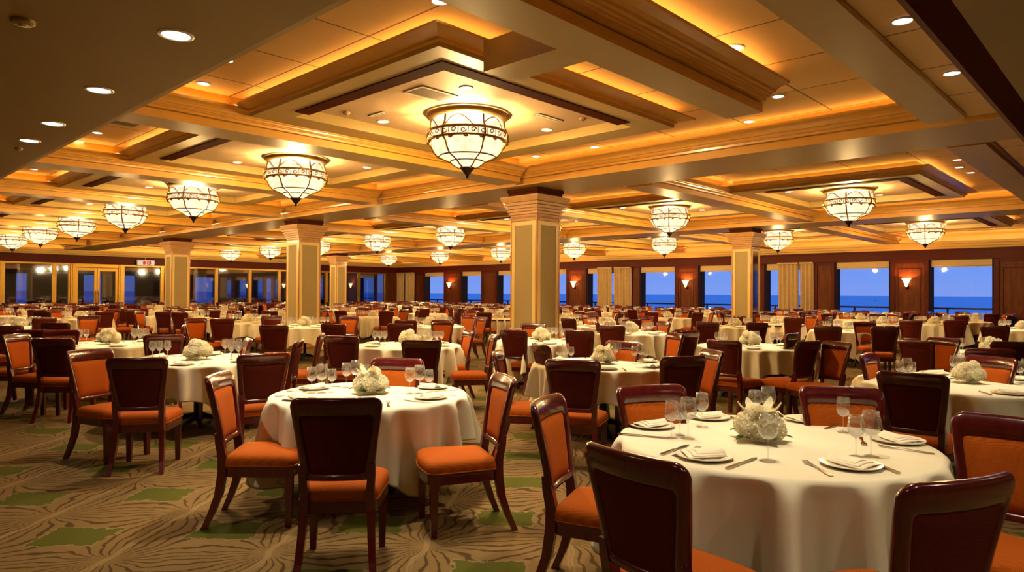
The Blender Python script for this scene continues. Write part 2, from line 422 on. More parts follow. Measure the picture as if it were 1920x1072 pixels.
# sconces
def sconce(px, label):
    y = ppos(px); o = empty('wall_sconce', (XW-.05, y, 1.95), label=label, cat='wall lamp', group='glowing sconces on the sea wall piers')
    b = B('bronze'); b.lathe([(.0, -.13), (.045, -.11), (.06, -.05), (.055, .0), (.0, .02)], 12, (.0, 0, 0)); b.tube([(0, 0, -.05), (-.08, 0, -.10), (-.14, 0, -.04)], .018, 6)
    b.build('bracket', o)
    g = B('sconce'); g.lathe([(.035, -.03), (.06, .06), (.10, .17), (.155, .27), (.17, .29), (.150, .275), (.09, .17), (.03, -.01)], 16, (-.15, 0, 0)); g.build('lamp_shade', o)
    l = bpy.data.lights.new('sconce_bulb', 'POINT'); l.energy = 45; l.color = (1, .33, .08); l.shadow_soft_size = .05
    lo = bpy.data.objects.new('sconce_bulb', l); COL.objects.link(lo); lo.location = (XW-.2, y, 2.17)
sconce(1702, 'glowing sconce on the wood pier between the two large sea windows at right')
sconce(1289, 'glowing sconce on the pier right of the beige curtain pair')
sconce(1079, 'glowing sconce on the pier just right of the large near column')
sconce(846, 'glowing sconce on the pier closest to the far corner')
# outside
struct(B('black').box(XW+.5, Y0, -.3, XW+2.2, YW+4, -.02).build('balcony_floor'))
rl = empty('balcony_railing', (XW+1.9, 0, 0), label='dark metal railing of the balcony outside the sea windows', cat='railing')
b = B('black'); b.bbox(-.05, Y0, 1.03, .05, YW+4, 1.10, .01); b.build('top_rail', rl)
y = 1.0
while y < YW:
    B('black').bbox(-.035, y, 0, .035, y+.07, 1.04, .008).build('post', rl); y += 1.75
b = B('sea'); R = 26000; n = 64
b.add([(15000, 10000, -14)]+[(15000+R*2*math.cos(2*PI*i/n), 10000+R*2*math.sin(2*PI*i/n), -14) for i in range(n)], [(0, 1+i, 1+(i+1) % n) for i in range(n)])
struct(b.build('sea'))
bt = empty('boat', at(1640, 559.5, -14).to_tuple(), label='tiny white boat out on the sea', cat='boat')
p = bt.location; print('boat', p)
bt.location = (ray(1640, 560).normalized()*2500).to_tuple(); bt.location.z = -14
b = B('white'); b.rings([[(x*k, y*k2, z) for x, y in ((-9, 0), (-7, -2.4), (6, -2.4), (10, 0), (6, 2.4), (-7, 2.4))] for k, k2, z in ((.8, .5, 0), (1, 1, 2.2))], True, True, True, False); b.build('hull', bt)
b = B('white'); b.bbox(-4, -1.6, 2.2, 3, 1.6, 5, .3); b.build('cabin', bt)

# glass wall
gw = B('redwood'); gw.box(X0, YW, 2.93, XW, YW+.3, ZC+.1)
gw.mat('redwood').bbox(X0, YW-.08, 2.95, XW, YW, 3.33, .015)
gw.mat('cream').box(X0, YW-.02, 3.4, XW, YW, ZC)
gw.mat('wallwood').box(qpos(723), YW-.1, 0, XW, YW+.3, 2.95)
struct(gw.build('wall_glazed'))
def glazing(i, p0, p1, name, label=None):
    a, b_ = qpos(p0), qpos(p1)
    w = empty(name, ((a+b_)/2, YW, 0), kind='structure'); h = (b_-a)/2
    f = B('gold'); fw = .09
    f.bbox(-h, -.08, 0, -h+fw, .08, 2.93, .012); f.bbox(h-fw, -.08, 0, h, .08, 2.93, .012); f.bbox(-h+fw, -.07, 2.84, h-fw, .07, 2.93, .01); f.bbox(-h+fw, -.07, 0, h-fw, .07, .22, .01)
    f.build('window_frame', w)
    B('mirror').box(-h+fw, .0, .22, h-fw, .012, 2.84).build('pane', w)
for i, (a, b_) in enumerate(((-60, 4), (4, 101), (101, 131), (229, 303), (303, 405), (405, 468), (468, 523), (523, 612), (612, 673), (673, 723))):
    glazing(i, a, b_, f'window_{wn}'); wn += 1
glazing(0, -400, -60, f'window_{wn}'); wn += 1
# passage added behind the glazed wall; its gaps imitate window reflections
cw = B('darkwood'); CY = YW+4.2
def cpos(px): t = (px-960)/F; D = CY/(.688-.726*t); return D*(.688*t+.726)
gaps = [(30, 52), (157, 192), (232, 255), (366, 402), (500, 512), (688, 694), (700, 708)]
xc = X0
for a, b_ in gaps:
    g0, g1 = cpos(a), cpos(b_); cw.box(xc, CY, 0, g0, CY+.3, 3.5); cw.box(g0, CY, 0, g1, CY+.3, .75); cw.box(g0, CY, 2.45, g1, CY+.3, 3.5); xc = g1
cw.box(xc, CY, 0, XW+.5, CY+.3, 3.5); cw.box(X0, YW+.3, 3.2, XW+.5, CY, 3.4); struct(cw.build('wall_added_passage'))
struct(B('carpet').box(X0, YW+.3, -.2, XW+.5, CY+.3, -.001).build('floor_added_passage'))
for a, b_, l in ((106, 126, 'pale curtain behind the glass wall, left of the gold doors'), (425, 455, 'dim curtain seen behind the glass wall between two columns')):
    x0, x1 = cpos(a), cpos(b_); n = 60; L = []
    for z in (.05, 1.5, 2.95): L.append([(x0+(x1-x0)*j/n, CY-.2+.06*math.sin(j*1.1), z) for j in range(n+1)]+[(x0+(x1-x0)*j/n, CY-.19+.06*math.sin(j*1.1), z) for j in reversed(range(n+1))])
    o = B('curtain').rings(L, True, True, True, True).build('curtain'); tag(o, l, 'curtain')
# gold double door
a, b_ = qpos(131), qpos(229); d = empty('door_1', ((a+b_)/2, YW, 0), kind='structure'); h = (b_-a)/2
f = B('gold'); f.bbox(-h, -.14, 0, -h+.22, .1, 2.93, .02); f.bbox(h-.22, -.14, 0, h, .1, 2.93, .02); f.bbox(-h+.22, -.14, 2.72, h-.22, .1, 2.93, .02)
f.bbox(-h+.08, -.18, 0, -h+.14, -.12, 2.9, .01); f.bbox(h-.14, -.18, 0, h-.08, -.12, 2.9, .01)
f.build('door_frame', d)
for sx in (-1, 1):
    x0, x1 = (-h+.22, -.01) if sx < 0 else (.01, h-.22)
    g = B('gold'); g.bbox(x0, -.06, .02, x0+.12, .04, 2.72, .01); g.bbox(x1-.12, -.06, .02, x1, .04, 2.72, .01); g.bbox(x0+.12, -.06, 2.56, x1-.12, .04, 2.72, .01); g.bbox(x0+.12, -.06, .02, x1-.12, .04, .4, .01)
    lf = g.build('door_leaf', d)
    B('mirror').box(x0+.12, -.01, .4, x1-.12, .0, 2.56).build('pane', lf)
    q = B('brass'); xx = -.07*1 if sx < 0 else .07; q.tube([(xx, -.08, .9), (xx, -.13, .95), (xx, -.13, 1.5), (xx, -.08, 1.55)], .018, 8); q.build('door_handle', lf)
# exit sign
e = empty('exit_sign', (qpos(270), YW-.22, 3.06), label='lit exit sign with red marks above the glass wall by gold doors', cat='sign')
B('white').bbox(-.44, -.05, -.15, .44, .10, .15, .03).build('sign_housing', e)
B('exitface').bbox(-.41, -.058, -.12, .41, -.045, .12, .004).build('sign_face', e)
for x, w in ((-.09, .07), (.14, .11)):
    b = B('red'); b.rings([[(x+w*math.copysign(abs(math.cos(t))**.6, math.cos(t)), y, .10*math.copysign(abs(math.sin(t))**.6, math.sin(t))) for t in [2*PI*i/20 for i in range(20)]] for y in (-.058, -.064)], True, True, True, False)
    if x > 0:
        b.mat('exitface')
        for z in (-.055, 0, .055): b.box(x-.055, -.068, z-.010, x+.015, -.064, z+.010)
        b.box(x-.06, -.068, -.065, x-.045, -.064, .065)
    b.build('sign_mark', e)
b = B('white'); b.tube([(0, .02, .14), (0, .10, .26)], .015, 6); b.build('bracket', e)

# ------------------------------------------------------------------ ceiling beams
def beam_profile(c, hw, z0, lip, zl):
    H = zl-z0
    r = [(hw, z0), (hw, z0+H*.34), (hw-.03, z0+H*.345), (hw-.03, z0+H*.40), (hw+lip*.12, z0+H*.41), (hw+lip*.14, z0+H*.52), (hw+lip*.26, z0+H*.53), (hw+lip*.26, z0+H*.56), (hw+lip*.34, z0+H*.60), (hw+lip*.36, z0+H*.66), (hw+lip*.48, z0+H*.68), (hw+lip*.52, z0+H*.76), (hw+lip*.66, z0+H*.84), (hw+lip*.9, z0+H*.89), (hw+lip, z0+H*.90), (hw+lip, zl), (hw+lip*.7, zl), (hw*.9, zl-.06), (hw*.9, ZC)]
    return [(c+p, z) for p, z in r] + [(c-p, z) for p, z in reversed(r)]
def ring_mats(o, z0):        # beam paint below, gilt moulding above
    me = o.data
    for p in me.polygons: p.material_index = 1 if p.center.z > z0+.008 else 0
def beam(ax, c, hw, a, b, z0=ZB, lip=.28, zl=3.87, strip=True, grp=None):
    global tr
    mb = B('beam'); mb.mat('gilt').mat('beam'); extr(mb, beam_profile(c, hw, z0, lip, zl), ax, a, b)
    o = struct(mb.build(f'trim_{tr}')); tr += 1; ring_mats(o, z0)
    if strip:
        for s_ in (-1, 1):
            x = c+s_*(hw+lip*.30); q = B('cove')
            if ax == 'y': q.box(x-.02, a+.1, zl-.030, x+.02, b-.1, zl-.024)
            else: q.box(a+.1, x-.02, zl-.030, b-.1, x+.02, zl-.024)
            q.build('cove_light', o)
    return o
beam('y', 10.1, .68, 1.1, YW-.3)
beam('y', 20.2, .68, 1.1, YW-.3)
# cross beams
cyA = [6.6+4.4*k for k in range(7)]
cyB = [5.1+4.35*k for k in range(8)]; cyB[0] = 5.0
cyC = [5.4+4.65*k for k in range(7)]
beam('x', 1.82, .20, 2.45, 9.2, lip=.05, zl=3.72, strip=False)
beam('x', 3.42, .21, 2.45, 7.4, lip=.30, zl=3.86)
b = B('beam'); b.box(4.35, 3.62, ZB, 4.75, 4.5, ZB+.28); struct(b.build(f'trim_{tr}')); tr += 1
for k in range(7): beam('x', 8.75+4.4*k, .27, 2.45, 9.15, lip=.2, zl=3.84)
beam('x', 1.92, .22, 10.9, 19.3, lip=.05, zl=3.72, strip=False)
for k in range(7): beam('x', cyB[0]+2.18+4.35*k, .27, 11.05, 19.3, lip=.2, zl=3.84)
for k in range(7): beam('x', cyC[0]+2.32+4.65*k, .27, 21.15, XW-.4, lip=.2, zl=3.84)
# dark moulded edge of the lowered ceiling
m_ = B('brown'); extr(m_, [(.98, ZS), (1.16, ZS-.06), (1.22, ZS-.03), (1.26, ZS+.05), (1.20, ZS+.10), (1.20, ZS+.22), (1.10, ZC), (.98, ZC)], 'x', 2.45, XW-.2)
struct(m_.build(f'trim_{tr}')); tr += 1
m_ = B('beam'); m_.box(2.45, 1.2, ZS, 2.50, YW-.3, ZC); struct(m_.build(f'trim_{tr}')); tr += 1
m_ = B('ceil'); m_.box(2.5, 1.2, 3.63, XW, 1.62, 3.70); struct(m_.build('ceiling_strip'))
# square tray frames
def tray(cx, cy, hx, hy, W=.40, lip=.2, zl=3.88, near=True):
    global tr
    prof = [(-W, ZR), (0, ZR), (0, ZR+.045), (.03, ZR+.055), (.03, ZR+.075), (lip*.5, zl-.04), (lip, zl-.02), (lip, zl), (lip*.7, zl), (-.06, zl-.05), (-.06, ZC), (-W, ZC)]
    loops = [[(cx+sx*(hx+p), cy+sy*(hy+p), z) for sx, sy in ((-1, -1), (1, -1), (1, 1), (-1, 1))] for p, z in prof]
    mb = B('beam'); mb.mat('gilt').mat('beam'); mb.rings(loops, True, False, False, False, wrap=True)
    o = struct(mb.build(f'trim_{tr}')); tr += 1
    for p in o.data.polygons:
        p.material_index = 1 if p.center.z > ZR+.05 and max(abs(p.center.x-cx)-hx, abs(p.center.y-cy)-hy) > -.05 else 0
    B('panel').box(cx-hx+W-.01, cy-hy+W-.01, ZP, cx+hx-W+.01, cy+hy-W+.01, ZP+.05).build('tray_panel', o)
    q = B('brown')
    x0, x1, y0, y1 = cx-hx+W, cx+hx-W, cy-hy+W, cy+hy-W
    q.bbox(x0-.14, y0-.14, ZR-.012, x0+.05, y1-.25, ZR+.05, .004); q.bbox(x0+.05, y0-.14, ZR-.012, x1-.25, y0+.05, ZR+.05, .004)  # dark brown strips along the two near inner edges only
    q.build('tray_dark_strip', o)
    q = B('cove')
    for (a, b_, c, d_) in ((-hx+.02, -hy-.03, hx-.02, -hy+.01), (-hx+.02, hy-.01, hx-.02, hy+.03), (-hx-.03, -hy+.02, -hx+.01, hy-.02), (hx-.01, -hy+.02, hx+.03, hy-.02)):
        q.box(cx+a, cy+b_, zl-.038, cx+c, cy+d_, zl-.030)
    q.build('cove_light', o)
    return o
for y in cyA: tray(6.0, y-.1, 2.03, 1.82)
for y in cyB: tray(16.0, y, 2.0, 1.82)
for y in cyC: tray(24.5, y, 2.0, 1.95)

# ------------------------------------------------------------------ columns
def column(x, y, s, label, mirror=False):
    c = empty('square_column', (x, y, 0), label=label, cat='column', kind='structure', group='square panelled columns')
    h = s/2
    b = B('colwood'); b.box(-h+.02, -h+.02, 0, h-.02, h-.02, 3.1)
    for sx in (-1, 1):
        for sy in (-1, 1): b.bbox(sx*h-.03 if sx > 0 else sx*h-.004, sy*h-.03 if sy > 0 else sy*h-.004, 0, sx*h+.004 if sx > 0 else sx*h+.03, sy*h+.004 if sy > 0 else sy*h+.03, 3.08, .008)
    b.build('shaft', c)
    for k in range(4):
        A = Matrix.Rotation(PI/2*k, 4, 'Z')
        def put(mb, x0, y0, z0, x1, y1, z1, r=.004):
            t = MB(); t.mats = mb.mats; t.cur = mb.cur; t.bbox(x0, y0, z0, x1, y1, z1, r)
            mb.add([tuple(A @ Vector(v)) for v in t.v], t.f)
        fr = B('colframe'); w = h-.035; fw = .075
        put(fr, -w, -h-.005, .62, -w+fw, -h+.02, 2.94); put(fr, w-fw, -h-.005, .62, w, -h+.02, 2.94)
        put(fr, -w+fw, -h-.005, 2.94-fw, w-fw, -h+.02, 2.94); put(fr, -w+fw, -h-.005, .62, w-fw, -h+.02, .62+fw)
        fr.build('panel_frame', c)
        mm = B('colmirror' if mirror and k == 0 else 'olive'); put(mm, -w+fw-.01, -h+.006, .62, w-fw+.01, -h+.018, 2.9, .001)
        mm.build('panel', c)
        z = B('capital'); put(z, -w, -h-.004, 2.955, w, -h+.02, 3.07)
        for i in range(9):       # carved frieze scrolls
            xx = -w+.04+(2*w-.08)*i/8; zz = 3.012
            pts = [A @ Vector((xx+.026*math.cos(t)*(1-t/9), -h-.006, zz+.034*math.sin(t)*(1-t/9))) for t in [j*.8 for j in range(9)]]
            z.tube(pts, .006, 4)
        z.build('carved_frieze', c)
        bs = B('olive'); put(bs, -w, -h-.004, .16, w, -h+.02, .58); bs.build('base_panel', c)
    cp = B('capital'); pr = [(h+.0, 3.07), (h+.028, 3.08), (h+.028, 3.115), (h+.008, 3.118), (h+.008, 3.128), (h+.05, 3.132), (h+.055, 3.17), (h+.03, 3.174), (h+.03, 3.186), (h+.075, 3.19), (h+.08, 3.23), (h+.055, 3.234), (h+.055, 3.246), (h+.10, 3.25), (h+.105, 3.29), (h+.08, 3.294), (h+.08, 3.306), (h+.125, 3.31), (h+.15, 3.40), (h+.15, 3.425), (h+.03, 3.43), (h+.03, 3.47)]
    cp.rings([[(sx*r, sy*r, z) for sx, sy in ((-1, -1), (1, -1), (1, 1), (-1, 1))] for r, z in pr], True, True, True, False); cp.build('capital', c)
    n_ = B('brown'); pr = [(h+.02, 3.44), (h+.035, 3.45), (h+.035, 3.50), (h+.055, 3.51), (h+.055, ZB)]
    n_.rings([[(sx*r, sy*r, z) for sx, sy in ((-1, -1), (1, -1), (1, 1), (-1, 1))] for r, z in pr], True, True, True, False); n_.build('capital_neck', c)
    n_ = B('colwood'); n_.bbox(-h-.02, -h-.02, 0, h+.02, h+.02, .15, .012); n_.build('plinth', c)
COLS = [(10.1, 8.95), (10.1, 17.75), (10.35, 27.6), (20.25, 9.3), (19.75, 31.2)]
column(10.1, 8.95, .68, 'large olive panelled column standing nearest, centre of the room')
column(10.1, 17.75, .68, 'second olive panelled column along the beam, left of the centre one')
column(10.35, 27.6, .68, 'third olive panelled column, beside the gold glass wall windows')
column(20.25, 9.3, .62, 'olive panelled column with a mirrored face, before the sea windows', True)
column(19.75, 31.2, .62, 'smallest looking olive panelled column, towards the far corner')

# ------------------------------------------------------------------ chandeliers
def make_chandelier():
    o = empty('chandelier', (0, 0, 0))
    b = B('brass'); b.lathe([(.44, -.075), (.50, -.07), (.535, -.045), (.545, -.02), (.53, -.01), (.50, -.045), (.47, -.06), (.44, -.065)], 40); b.build('rim', o)
    b = B('lampglass'); b.lathe([(.43, -.005), (.43, -.07), (.465, -.10), (.47, -.20), (.462, -.25)], 40); b.build('glass_drum', o)
    b = B('lampglass'); b.lathe([(.47, -.36), (.462, -.42), (.43, -.49), (.385, -.54), (.36, -.555), (.22, -.605), (.20, -.615), (.175, -.645), (.13, -.675), (.09, -.70)], 40); b.build('glass_bowl', o)
    # pierced band
    b = B('brass'); b.lathe([(.475, -.235), (.535, -.24), (.54, -.26), (.52, -.27)], 40); b.lathe([(.515, -.345), (.528, -.352), (.52, -.372), (.49, -.375)], 40)
    for i in range(26):
        t0 = 2*PI*i/26
        pts = []
        for j in range(9):
            t = j*.85; a = t0+.072*math.cos(t)*(1-t/10); zz = -.307+.036*math.sin(t)*(1-t/10)*(1 if i % 2 else -1)
            pts.append((.522*math.cos(a), .522*math.sin(a), zz))
        b.tube(pts, .009, 4)
        b.tube([(.52*math.cos(t0+.12), .52*math.sin(t0+.12), -.265), (.525*math.cos(t0+.11), .525*math.sin(t0+.11), -.35)], .006, 4)
    for i in range(16):
        a = 2*PI*i/16; b.lathe([(0, -.03), (.03, -.02), (.035, 0), (.0, .01)], 6, (.505*math.cos(a), .505*math.sin(a), -.375))
    b.build('pierced_band', o)
    b = B('lampglass'); b.lathe([(.50, -.262), (.50, -.352)], 40); b.build('band_glass', o)
    for k in range(6):
        a = 2*PI*k/6+.2; ca, sa = math.cos(a), math.sin(a)
        b = B('brass'); P = [(.475, -.09), (.485, -.18), (.525, -.25), (.53, -.36), (.472, -.42), (.44, -.49), (.393, -.545), (.365, -.563), (.225, -.615), (.18, -.655), (.10, -.70)]
        b.tube([(r*ca, r*sa, z) for r, z in P], .015, 5)
        # vine tracery on the drum
        a2 = a+PI/6
        b.tube([(.476*math.cos(a+u), .476*math.sin(a+u), -.235+.13*math.sin(v)) for u, v in [(j*.11, .2+j*.42) for j in range(9)]], .009, 4)
        b.tube([(.476*math.cos(a2+u), .476*math.sin(a2+u), -.12-.09*j/4) for j, u in enumerate((0, .05, .02, .09, .12))], .005, 4)
        b.build('rib', o)
    b = B('bronze')
    for r, z in ((.372, -.556), (.218, -.613)): b.tube([(r*math.cos(2*PI*j/32), r*math.sin(2*PI*j/32), z) for j in range(32)], .010, 4, True)
    b.build('came', o)
    b = B('bronze'); b.lathe([(.0, -.68), (.105, -.685), (.10, -.70), (.07, -.73), (.035, -.775), (.02, -.80), (.026, -.815), (.0, -.84)], 20); b.build('finial', o)
    return o
chan = make_chandelier(); kids(chan)
rowsC = [('row by the lowered ceiling', 6.1, cyA), ('middle row between the columns', 16.0, cyB), ('far row by the sea windows', 24.5, cyC)]
for row, x, ys in rowsC:
    for i, y in enumerate(ys):
        o = copy_tree(chan); o.location = (x, y, ZP)
        s_ = 1.0
        tag(o, f'brass chandelier, {ordw(i+1)} from right in {row}', 'chandelier', 'leaded glass chandeliers')
        o.rotation_euler.z = i*.3
        l = bpy.data.lights.new('chandelier_bulb', 'POINT'); l.energy = 600; l.color = (1, .74, .40); l.shadow_soft_size = .14
        q = bpy.data.objects.new('chandelier_bulb', l); COL.objects.link(q); q.location = (x, y, ZP-.47)
drop(chan)

# ------------------------------------------------------------------ downlights, vents
def make_down(r):
    o = empty('recessed_downlight')
    b = B('white'); b.lathe([(r, 0), (r, -.008), (r*.86, -.014), (r*.76, -.006), (r*.76, -.001)], 20); b.build('trim_ring', o)
    b = B('lamp'); b.lathe([(r*.76, -.004), (r*.4, -.003), (.001, -.003)], 20); b.build('lamp_face', o)
    return o
dS, dL = make_down(.085), make_down(.125); kids(dS); kids(dL)
ndl = [0]
def down(p, big=False, spot=0, label=None, grp='recessed downlights in the coffered ceiling'):
    o = copy_tree(dL if big else dS); o.location = p
    if not label:
        zone = 'beside the lowered ceiling' if p[0] < 4 else 'between first trays and column beam' if p[0] < 10 else 'just beyond the first column beam' if p[0] < 14 else 'before the second column beam' if p[0] < 20 else 'just beyond the second column beam' if p[0] < 25 else 'along the sea windows'
        ndl.append(zone); label = f'small ceiling downlight {zone}, {ordw(ndl.count(zone))} counted from the camera'
    tag(o, label, 'ceiling light', grp)
    if spot:
        l = bpy.data.lights.new('downlight_spot', 'SPOT'); l.energy = spot; l.color = (1, .80, .50); l.spot_size = math.radians(95); l.spot_blend = .8; l.shadow_soft_size = .05
        q = bpy.data.objects.new('downlight_spot', l); COL.objects.link(q); q.location = (p[0], p[1], p[2]-.03)
    return o
for px, py, l in ((330, 65, 'large round downlight nearest the camera in the lowered ceiling at left'), (186, 168, 'large round downlight, second nearest in the lowered ceiling'), (99, 231, 'large round downlight, third in the lowered ceiling'), (55, 263, 'round downlight, farthest lit one in the lowered ceiling')):
    p = at(px, py, ZS); down(p, True, 0, l, None)
for px, py in ((424, 112), (382, 156), (1373, 90), (1653, 43), (1750, 140), (1459, 180), (1404, 227), (1115, 275), (1005, 292), (182, 248), (148, 264), (825, 1)):
    p = at(px, py, 3.628 if px in (1653, 1750) else ZC); big = px in (1373, 1653, 1750)
    if p.y < 8.4 and p.y > 8.2: p.y = 8.15
    if px in (1653, 1750): p.y = 1.42; p.x += .05; big = False
    down(p, big, 0)
lab = 'small round recessed downlight in a chandelier tray'
for row, x, ys in rowsC:
    for i, y in enumerate(ys):
        for dx, dy, w_ in ((-.83, -.87, 'near'), (-.55, 1.1, 'left'), (1.3, -.25, 'right')):
            down((x+dx, y+dy, ZP), False, 0, f'downlight {w_} of the {ordw(i+1)} chandelier from right in {row}', 'downlights in the chandelier trays')
for k in range(1, 8): 
    for dx, dy in ((3.3, 7.75), (3.4, 8.35-.2)):
        y = dy+4.4*k-.4
        if k > 1: down((dx, y, ZC))
for y in [4.2+2.2*k for k in range(16)]:
    if y < YW-1: down((12.4, y, ZC)); down((18.75, y+.7, ZC)); down((22.0, y+.3, ZC)); down((28.2, y, ZC))
for y in [11.2+2.2*k for k in range(12)]: down((8.75, y, ZC))
for p in ((1491, 203), (1503, 252), (1573, 285), (1663, 414)):
    pass
for px, py in ((1795, 299), (1799, 313), (1820, 323)): down(at(px, py, ZC))
drop(dS); drop(dL)
def vent(p, w, d, label, rz=0):
    o = empty('air_vent', p, rz, label=label, cat='vent')
    b = B('white'); b.bbox(-w/2, -d/2, -.015, w/2, -d/2+.03, 0, .003); b.bbox(-w/2, d/2-.03, -.015, w/2, d/2, 0, .003); b.bbox(-w/2, -d/2, -.015, -w/2+.03, d/2, 0, .003); b.bbox(w/2-.03, -d/2, -.015, w/2, d/2, 0, .003); b.build('vent_frame', o)
    b = B('grey'); n = max(3, int(d/.035))
    for i in range(n): y = -d/2+.03+(d-.06)*(i+.5)/n; b.box(-w/2+.03, y-.008, -.012, w/2-.03, y+.008, -.002)
    b.build('grille', o)
vent(at(808, 175, ZP), .55, .35, 'square air vent in the nearest chandelier tray', 0)
vent(at(1030, 220, ZP), .5, .09, 'thin slot vent right of the nearest chandelier')
vent(at(707, 213, ZP), .3, .07, 'small slot vent left of the nearest chandelier', PI/2)
vent(at(225, 229, ZC-.01), .5, .3, 'air vent beside the lowered ceiling, second bay')
for px, py, z, l in ((43, 38, ZS, 'round smoke detector on the lowered ceiling at upper left'), (35, 277, ZS, 'small round detector on the lowered ceiling beyond the downlights'), (650, 210, ZP, 'small round detector in the nearest tray, left side'), (1092, 221, ZP, 'small round detector in the nearest tray, right side')):
    o = empty('smoke_detector', at(px, py, z), label=l, cat='smoke detector')
    s_ = 1 if px in (43,) else .6
    B('soffit' if z == ZS else 'panel').lathe([(.075*s_, 0), (.075*s_, -.02), (.06*s_, -.032), (.001, -.034)], 18).build('housing', o)
    B('grey').lathe([(.03*s_, -.033), (.028*s_, -.042), (.001, -.043)], 12).build('sensor_cap', o)

# ------------------------------------------------------------------ dining chair (front = +y)
def yb(z): return -.225-.10*max(0, (z-.46)/.52)**1.35       # rake of the back
def make_chair():
    o = empty('dining_chair')
    P = {}
    # back frame: ring between outer and inner outline
    def outline(hb, ht, z0, z1, r, n=6):
        pts = []
        for sx, top in ((1, 0), (1, 1), (-1, 1), (-1, 0)):
            cz = z1-r if top else z0+r; hw = ht if top else hb; cx = sx*(hw-r)
            a0 = {(1, 0): -PI/2, (1, 1): 0, (-1, 1): PI/2, (-1, 0): PI}[(sx, top)]
            for i in range(n+1):
                a = a0+PI/2*i/n; pts.append((cx+r*math.cos(a), cz+r*math.sin(a)))
            if top == 0 and sx == 1:
                for t in (.25, .5, .75): pts.append((hb+(ht-hb)*t, z0+r+(z1-z0-2*r)*t))
            if top == 1 and sx == -1:
                for t in (.75, .5, .25): pts.append((-(hb+(ht-hb)*t), z0+r+(z1-z0-2*r)*t))
            if top == 1 and sx == 1:
                for t in (.25, .5, .75): pts.append((ht-r-2*(ht-r)*t, z1))
            if top == 0 and sx == -1:
                for t in (.25, .5, .75): pts.append((-(hb-r)+2*(hb-r)*t, z0))
        return pts
    OUT = outline(.195, .243, .528, .99, .05); INN = outline(.148, .192, .568, .885, .022)
    def bow(x): return -.035*(1-(x/.24)**2)
    prof = [(0, .010), (.12, .021), (.5, .025), (.88, .019), (1, .006), (1, -.010), (.85, -.019), (.5, -.022), (.12, -.018), (0, -.008)]   # 0 = outer
    loops = []
    for s_, d in prof:
        L = []
        for (ox, oz), (ix, iz) in zip(OUT, INN):
            x = ox+(ix-ox)*s_; z = oz+(iz-oz)*s_
            L.append((x, yb(z)+bow(x)+d, z))
        loops.append(L)
    b = B('mahogany'); b.rings(loops, True, False, False, True, wrap=True); P['frame'] = b.build('backrest_frame', o)
    def pad(mat, d0, bulge, name, inset=.004):
        b = B(mat); c = (0, .727); K = [1.02, .97, .88, .7, .45, .2, .001]; L = []
        for k in K:
            t = max(0, 1-k); hgt = d0+bulge*(1-math.exp(-t*9))
            row = []
            for ix, iz in INN:
                x = c[0]+(ix-c[0])*k; z = c[1]+(iz-c[1])*k; row.append((x, yb(z)+bow(x)+hgt, z))
            L.append(row)
        b.rings(L, True, False, False, True); return b.build(name, o)
    pad('orange', .008, .020, 'backrest_cushion'); pad('maroon', -.010, -.006, 'back_panel')
    # seat outline
    def seat_o(k, z, n=8):
        pts = []; q = [(.245, .24, .07), (-.245, .24, .07), (-.215, -.225, .045), (.215, -.225, .045)]
        for i, (x, y, r) in enumerate(q):
            cx, cy = x-math.copysign(r, x), y-math.copysign(r, y)
            a0 = [0, PI/2, PI, 3*PI/2][i]
            for j in range(n+1):
                a = a0+PI/2*j/n; pts.append(((cx+r*math.cos(a))*k, (cy+r*math.sin(a))*k, z))
            if i == 0:
                for t in (.25, .5, .75): pts.append(((.175-.35*t)*k, (.24+.018*math.sin(PI*t))*k, z))
        return pts
    b = B('orange'); b.rings([seat_o(k, z) for k, z in ((.985, .405), (1.0, .415), (1.005, .435), (.99, .455), (.95, .472), (.86, .483), (.65, .491), (.35, .495), (.01, .496))], True, True, True, True); seat = b.build('seat', o)
    b = B('orange'); b.tube(seat_o(1.0, .409), .005, 4, True); b.build('piping', seat)
    b = B('mahogany'); b.rings([seat_o(k, z) for k, z in ((.93, .335), (.965, .335), (.975, .34), (.975, .385), (.985, .397), (.985, .406), (.9, .406))], True, True, False, False)
    b.build('seat_frame', o)
    for sx in (-1, 1):
        b = B('mahogany'); L = []
        for z, w in ((0, .017), (.02, .019), (.2, .023), (.36, .027), (.40, .027)):
            cx = sx*.205; cy = .195; L.append([(cx-w, cy-w, z), (cx+w, cy-w, z), (cx+w, cy+w, z), (cx-w, cy+w, z)])
        b.rings(L, True, True, True, False); b.build('leg', o)
        b = B('mahogany'); L = []
        for z, cy, cx, w, dd in ((0, -.345, .205, .017, .020), (.1, -.300, .195, .019, .022), (.22, -.258, .186, .021, .025), (.36, -.238, .180, .022, .028), (.46, -.238, .176, .022, .028), (.56, -.256, .182, .022, .026), (.62, -.268, .186, .018, .018)):
            cx *= sx; L.append([(cx-w, cy-dd, z), (cx+w, cy-dd, z), (cx+w, cy+dd, z), (cx-w, cy+dd, z)])
        b.rings(L, True, True, True, False); b.build('leg', o)
    return o
chair0 = make_chair(); kids(chair0)
def join_mesh(name, items):     # items = [(mesh, matrix)] -> one mesh
    mats = []; V = []; Fs = []; MI = []; SM = []
    for me, mt in items:
        b = len(V)
        mp = []
        for m in me.materials:
            if m not in mats: mats.append(m)
            mp.append(mats.index(m))
        V += [tuple(mt @ v.co) for v in me.vertices]
        for p in me.polygons:
            Fs.append([b+i for i in p.vertices]); MI.append(mp[p.material_index]); SM.append(p.use_smooth)
    me = bpy.data.meshes.new(name); me.from_pydata(V, [], Fs)
    for m in mats: me.materials.append(m)
    me.polygons.foreach_set('material_index', MI); me.polygons.foreach_set('use_smooth', SM); me.update(); return me
I4 = Matrix.Identity(4)
chair_far = join_mesh('dining_chair_mesh', [(c.data, I4) for c in kids(chair0)])

